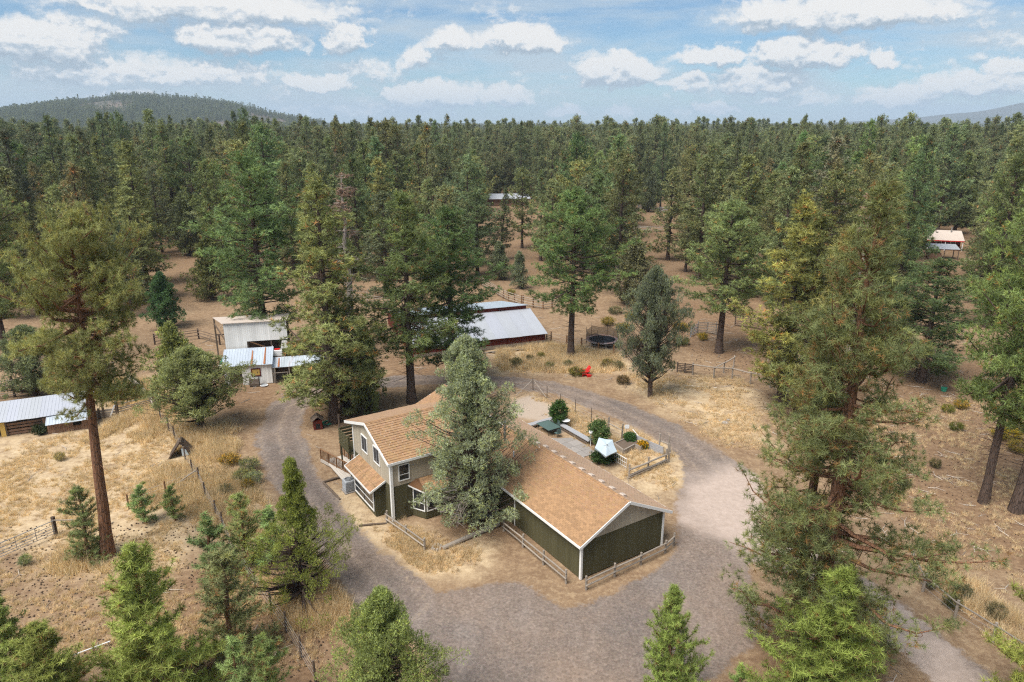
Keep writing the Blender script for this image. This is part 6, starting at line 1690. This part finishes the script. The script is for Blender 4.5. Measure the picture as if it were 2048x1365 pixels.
while made < N_FOREST and tries < 60000:
    tries += 1
    d = 98 + 118 * rf.random() ** .75
    a = rf.uniform(-.68, .68)
    x, y = d * math.tan(a) * .98, d
    u, v = proj((x, y, 0))
    if u < -120 or u > 2170: continue
    if v > 572 and 300 < u < 1480: continue
    if v > 640 and u < 1700: continue
    if 1640 < u < 1960 and v > 600: continue
    if any(poly_dist(np.array([x]), np.array([y]), c)[0] < 1.5 for c in CLEAR): continue
    sp = 4.6 if d > 160 else 5.2
    if any((x - px) ** 2 + (y - py) ** 2 < sp * sp for px, py in pts): continue
    if any(y < G(u0, v1)[1] + 4 and u0 - 14 < u < u1 + 14 for u0, u1, v0, v1 in VIEWS): continue
    pts.append((x, y))
    kk = rf.choice(['m1', 'm2', 'm3', 'm4', 'm5', 'm6'])
    H = rf.gauss(22.5, 3.2) if rf.random() > .15 else rf.uniform(11, 17)
    H = min(30.5, max(10, H))
    tn, tc = rf.choice(TINTS)
    size = 'tall' if H > 25 else 'middling' if H > 19 else 'short'
    dep = 'at the forest front' if d < 145 else 'inside the forest' if d < 180 else 'deep in the forest'
    lm = next(l for a0, a1, l in LM if a0 <= u < a1)
    shp = {'m1': 'tapering', 'm2': 'rounded', 'm3': 'conical', 'm4': 'narrow', 'm5': 'open', 'm6': 'ragged'}[kk]
    wr = rf.uniform(.33, .46); wid = 'broad' if wr > .42 else 'slender' if wr < .37 else 'full'
    jit = [rf.uniform(.9, 1.1) for _ in range(3)]
    tree(kk, x, y, H, H * wr, f'{size} {wid} {shp} {tn} pine {dep} {lm}', GF_, tuple(c * j for c, j in zip(tc, jit)))
    made += 1

# the woods beyond: nobody could count them, one object of kind stuff
LIB = bpy.data.collections.new('scatter_sources')
def scatter(name, label, P, scl, rot, idx, sources, kind='stuff'):
    """points carrying their own scale, turn and kind; sources are instanced on them"""
    me = bpy.data.meshes.new(name)
    me.vertices.add(len(P)); me.vertices.foreach_set('co', np.asarray(P, np.float32).ravel())
    for n, typ, data, key in (('scl', 'FLOAT_VECTOR', scl, 'vector'), ('rot', 'FLOAT_VECTOR', rot, 'vector'), ('idx', 'INT', idx, 'value')):
        a = me.attributes.new(n, typ, 'POINT')
        a.data.foreach_set(key, np.ascontiguousarray(data, np.int32 if typ == 'INT' else np.float32).ravel())
    c = bpy.data.collections.new(name + '_sources')
    for i, m in enumerate(sources):
        s = bpy.data.objects.new(f'{name}_source_{i:02d}', m)
        c.objects.link(s)
    o = link(name, me)
    ng = bpy.data.node_groups.new(name + '_scatter', 'GeometryNodeTree')
    ng.interface.new_socket('Geometry', in_out='INPUT', socket_type='NodeSocketGeometry')
    ng.interface.new_socket('Geometry', in_out='OUTPUT', socket_type='NodeSocketGeometry')
    n = ng.nodes; l = ng.links
    gi = n.new('NodeGroupInput'); go = n.new('NodeGroupOutput')
    ci = n.new('GeometryNodeCollectionInfo')
    ci.inputs['Collection'].default_value = c
    ci.inputs['Separate Children'].default_value = True
    ci.inputs['Reset Children'].default_value = True
    ip = n.new('GeometryNodeInstanceOnPoints')
    ip.inputs['Pick Instance'].default_value = True
    def na(nm, t):
        q = n.new('GeometryNodeInputNamedAttribute'); q.data_type = t; q.inputs['Name'].default_value = nm
        return next(s for s in q.outputs if s.enabled and s.name == 'Attribute')
    l.new(gi.outputs[0], ip.inputs['Points']); l.new(ci.outputs[0], ip.inputs['Instance'])
    l.new(na('idx', 'INT'), ip.inputs['Instance Index'])
    l.new(na('rot', 'FLOAT_VECTOR'), ip.inputs['Rotation']); l.new(na('scl', 'FLOAT_VECTOR'), ip.inputs['Scale'])
    l.new(ip.outputs[0], go.inputs[0])
    m = o.modifiers.new('scatter', 'NODES'); m.node_group = ng
    return tag(o, label, kind=kind)
def join_mesh(name, a, b):
    """trunk and crown of one far tree in one mesh"""
    me = bpy.data.meshes.new(name)
    import bmesh
    bm = bmesh.new(); bm.from_mesh(a)
    for f in bm.faces: f.material_index = 0
    n0 = len(bm.faces)
    bm.from_mesh(b); bm.faces.ensure_lookup_table()
    for f in bm.faces[n0:]: f.material_index = 1
    bm.to_mesh(me); bm.free()
    me.materials.append(a.materials[0]); me.materials.append(b.materials[0])
    return me
FAR = [join_mesh('far_pine', *proto(k)[:2]) for k in ('f1', 'f2', 'f3', 'm1', 'm2', 'm3', 'm4', 'm5', 'm6')]
FAR_H = [proto(k)[2] for k in ('f1', 'f2', 'f3', 'm1', 'm2', 'm3', 'm4', 'm5', 'm6')]
def wedge(n, r0, r1, rng, half=.72, p=2.0):
    r = (rng.uniform(0, 1, n) * (r1 ** p - r0 ** p) + r0 ** p) ** (1 / p)
    a = rng.uniform(-half, half, n)
    return r * np.sin(a), r * np.cos(a)
rw = np.random.RandomState(9)
px, py, ph = [], [], []
for n, r0, r1, hm, hs in ((6800, 170, 620, 20.8, 5.2), (9500, 620, 1500, 18.0, 5.4), (14000, 1500, 3600, 16.5, 5), (12000, 3600, 7500, 19, 4)):
    x, y = wedge(n, r0, r1, rw)
    nz = wob(x * .06, y * .06)
    keep = (nz > -.55 + .25 * (r0 > 600) + rw.uniform(-.25, .25, n))
    for c in CLEAR: keep &= poly_dist(x, y, c) > 3
    keep &= ~((y < 330) & (np.array([min((a - p[0]) ** 2 + (b - p[1]) ** 2 for p in pts) if b < 335 else 99 for a, b in zip(x, y)]) < 22))
    if r0 < 300:
        uu = 1024 + FPX * x / (y * CP + CAM_H * SP)
        for u0, u1, v0, v1 in VIEWS: keep &= ~((y < G(u0, v1)[1] + 4) & (uu > u0 - 12) & (uu < u1 + 12))
    x, y = x[keep], y[keep]
    h = np.clip(rw.normal(hm, hs, len(x)), 8, 33)
    px.append(x); py.append(y); ph.append(h)
px, py, ph = map(np.concatenate, (px, py, ph))
hd = np.hypot(px, py)
onhill = (np.arctan2(px, py) < azel(680, 245)[0]) & (hd > 1450) & (hd < 3700)
px, py, ph = px[~onhill], py[~onhill], ph[~onhill]
n = len(px)
ii = np.where(np.hypot(px, py) < 480, rw.randint(3, 9, n), rw.randint(0, 3, n))
s = ph / np.array(FAR_H)[ii]
w = s ** .7 * rw.uniform(.75, 1.2, n) * np.where(np.hypot(px, py) > 1500, 1.35, 1)
scatter('far_forest', 'endless pine forest running back to the horizon', np.stack([px, py, np.zeros(n) - .1], -1), np.stack([w, w, s], -1),
        np.stack([0 * s, 0 * s, rw.uniform(0, 6.28, n)], -1), ii, FAR)
# woods on the hill
ny, nx = HX.shape
n = 30000
fi, fj = rw.uniform(0, 27, n), rw.uniform(0, nx - 1.01, n)
i0, j0 = fi.astype(int), fj.astype(int); di, dj = fi - i0, fj - j0
def bil(Q): return (Q[i0, j0] * (1 - di) * (1 - dj) + Q[i0 + 1, j0] * di * (1 - dj) + Q[i0, j0 + 1] * (1 - di) * dj + Q[i0 + 1, j0 + 1] * di * dj)
x, y, z = bil(HX), bil(HY), bil(HZ)
bare = wob(x * .045 + 3, y * .03) + sstep(np.arctan2(x, y), azel(290, 245)[0], azel(420, 245)[0]) * .45
keep = (bare < .78 + rw.uniform(-.2, .2, n)) & (z > -1)
x, y, z = x[keep], y[keep], z[keep]; n = len(x)
ii = rw.randint(0, 3, n); s = np.clip(rw.normal(.62, .17, n), .25, 1.1)
scatter('hill_forest', 'dark pines covering the hill on the skyline', np.stack([x, y, z - .3], -1), np.stack([s * 1.3, s * 1.3, s], -1),
        np.stack([0 * s, 0 * s, rw.uniform(0, 6.28, n)], -1), ii, FAR)

# ------------------------------------------------------------------ grass, cones
def blade_clump(seed, n, h, r, cols):
    rng = np.random.RandomState(seed)
    P = np.stack([rng.normal(0, r, n), rng.normal(0, r, n), np.zeros(n)], -1)
    D = unit(np.stack([rng.normal(0, .38, n), rng.normal(0, .38, n), np.ones(n)], -1))
    C = np.array(cols)[rng.randint(0, len(cols), n)]
    V, c = tuft_tris(P, D, C, 2, h, .022, rng, .18, .4)
    return tris_np('grass_clump', V, M_STRAW, c)
ST = [(.76, .61, .40), (.66, .50, .31), (.84, .70, .49), (.54, .39, .24)]
CL = [blade_clump(1, 20, .42, .10, ST), blade_clump(2, 26, .60, .13, ST), blade_clump(3, 14, .28, .12, ST), blade_clump(4, 22, .5, .16, [(.62, .51, .32), (.72, .58, .38)])]
rg = np.random.RandomState(3)
def grass(polys, n, smin, smax, name, label, dens=0.0):
    X, Y, S = [], [], []
    for poly, w in polys:
        p = np.array(poly); a, b = p.min(0), p.max(0)
        x = rg.uniform(a[0], b[0], int(n * w * 4)); y = rg.uniform(a[1], b[1], int(n * w * 4))
        k = (poly_dist(x, y, poly) + rg.normal(0, .6, len(x)) < 0) & (road_w(x, y) < .12) & (wob(x * 3, y * 3) + rg.normal(0, .25, len(x)) > dens)
        x, y = x[k][:int(n * w)], y[k][:int(n * w)]
        X.append(x); Y.append(y); S.append(rg.uniform(smin, smax, len(x)))
    X, Y, S = map(np.concatenate, (X, Y, S)); m = len(X)
    scatter(name, label, np.stack([X, Y, gz(X, Y) - .01], -1), np.stack([S, S, S * rg.uniform(.7, 1.2, m)], -1),
            np.stack([rg.normal(0, .1, m), rg.normal(0, .1, m), rg.uniform(0, 6.28, m)], -1), rg.randint(0, 4, m), CL)
TALLG = [(gp((210, 850), (330, 790), (345, 850), (280, 890), (200, 880)), .12), (gp((365, 850), (450, 850), (470, 910), (400, 930), (370, 900)), .10),
         (gp((990, 705), (1095, 690), (1240, 712), (1245, 738), (1160, 748), (1010, 740)), .28), (gp((130, 1105), (215, 1085), (230, 1130), (150, 1150)), .06),
         (gp((230, 760), (300, 765), (310, 800), (240, 815)), .08), (gp((330, 930), (470, 960), (560, 1060), (480, 1090), (400, 1020), (300, 1000)), .22),
         (gp((560, 1180), (720, 1190), (740, 1250), (600, 1260)), .10), (gp((1860, 1130), (2040, 1240), (2040, 1300), (1880, 1180)), .05)]
grass(TALLG, 9000, .8, 1.5, 'tall_grass', 'tall straw yellow grass standing in patches along the fences', -.45)
LOWG = [(gp((-150, 900), (0, 885), (200, 865), (330, 800), (420, 880), (500, 980), (590, 1090), (420, 1060), (330, 1120), (60, 1090), (-200, 1120)), .38),
        (gp((1050, 790), (1290, 870), (1390, 920), (1380, 970), (1290, 990), (1100, 830)), .13), (gp((690, 1040), (800, 1060), (960, 1115), (800, 1150), (730, 1110)), .10),
        (gp((1240, 745), (1500, 760), (1530, 900), (1440, 890), (1340, 820)), .14), (gp((0, 1100), (330, 1120), (640, 1150), (760, 1300), (650, 1420), (0, 1420)), .17),
        (gp((1700, 800), (2100, 800), (2150, 1250), (1850, 1100)), .14)]
grass(LOWG, 17000, .35, .75, 'dry_grass', 'thin dry grass scattered over the fields and verges', -.15)
def cone_mesh():
    mb = MB(); c = (.55, .5, .45)
    mb.tube([(0, 0, 0), (0, 0, .03), (0, 0, .07), (0, 0, .10)], [.015, .042, .035, .01], 6, True, c)
    return mb.mesh('pine_cone', M_DARKWOOD)
n = 2600
poly = gp((-100, 1060), (300, 1040), (430, 1060), (640, 1150), (760, 1300), (700, 1420), (-100, 1420))
p = np.array(poly); x = rg.uniform(p[:, 0].min(), p[:, 0].max(), n * 3); y = rg.uniform(p[:, 1].min(), p[:, 1].max(), n * 3)
k = poly_dist(x, y, poly) < 0; x, y = x[k][:n], y[k][:n]
poly = gp((1380, 690), (1520, 700), (2100, 760), (2200, 1200), (1850, 1100), (1650, 900), (1400, 740))
p = np.array(poly); x2 = rg.uniform(p[:, 0].min(), p[:, 0].max(), 4000); y2 = rg.uniform(p[:, 1].min(), p[:, 1].max(), 4000)
k = poly_dist(x2, y2, poly) < 0
x, y = np.concatenate([x, x2[k]]), np.concatenate([y, y2[k]]); n = len(x)
s = rg.uniform(.7, 1.5, n)
scatter('pine_cones', 'fallen dark pine cones and chips lying on the dry ground', np.stack([x, y, gz(x, y) + .02], -1), np.stack([s, s, s], -1),
        np.stack([rg.uniform(1, 2, n), rg.uniform(0, 6, n), rg.uniform(0, 6, n)], -1), np.zeros(n), [cone_mesh()])

def twig_mesh(seed):
    rng = random.Random(seed); mb = MB(); k = rng.uniform(.8, 1.6)
    a = Vector((0, 0, .02)); b = Vector((.55, rng.uniform(-.1, .1), .05)); c = Vector((1.1, rng.uniform(-.25, .25), .03))
    mb.tube([a, b, c], [.028, .02, .008], 4, True, (k, k, k)); mb.tube([b, b + Vector((.3, .28, .06))], [.014, .005], 3, True, (k, k, k)); mb.tube([(a + b) / 2, (a + b) / 2 + Vector((.25, -.22, .04))], [.014, .005], 3, True, (k, k, k))
    return mb.mesh('twig', M_GREYWOOD)
n = 900
x = np.concatenate([rg.uniform(-45, 70, n), rg.uniform(25, 75, 500)]); y = np.concatenate([rg.uniform(30, 110, n), rg.uniform(38, 100, 500)])
k = road_w(x, y) < .05
k &= ~(poly_dist(x, y, [hl(-9, -1), hl(9, -1), hl(9, 26), hl(-9, 26)]) < 0)
x, y = x[k], y[k]; n = len(x); s = rg.uniform(.5, 1.5, n)
scatter('fallen_twigs', 'dry grey twigs and small branches fallen on the ground', np.stack([x, y, gz(x, y)], -1), np.stack([s, s, s], -1),
        np.stack([0 * x, 0 * x, rg.uniform(0, 6.28, n)], -1), rg.randint(0, 3, n), [twig_mesh(i) for i in range(3)])

# ------------------------------------------------------------------ haze: the air between here and the hills
hb = MB().box(-11800, 11800, -900, 12300, -4, 250)
def _haze(t, out):
    v = t.node('ShaderNodeVolumePrincipled')
    v.inputs['Color'].default_value = (.66, .82, 1, 1)
    v.inputs['Density'].default_value = HAZE
    v.inputs['Anisotropy'].default_value = .0
    t.l.new(v.outputs[0], out.inputs[1])
HAZE = 1.2e-4
hz = hb.build('haze', mat('summer_haze', _haze)); hz['kind'] = 'stuff'; hz['label'] = 'pale blue summer haze over the forest'
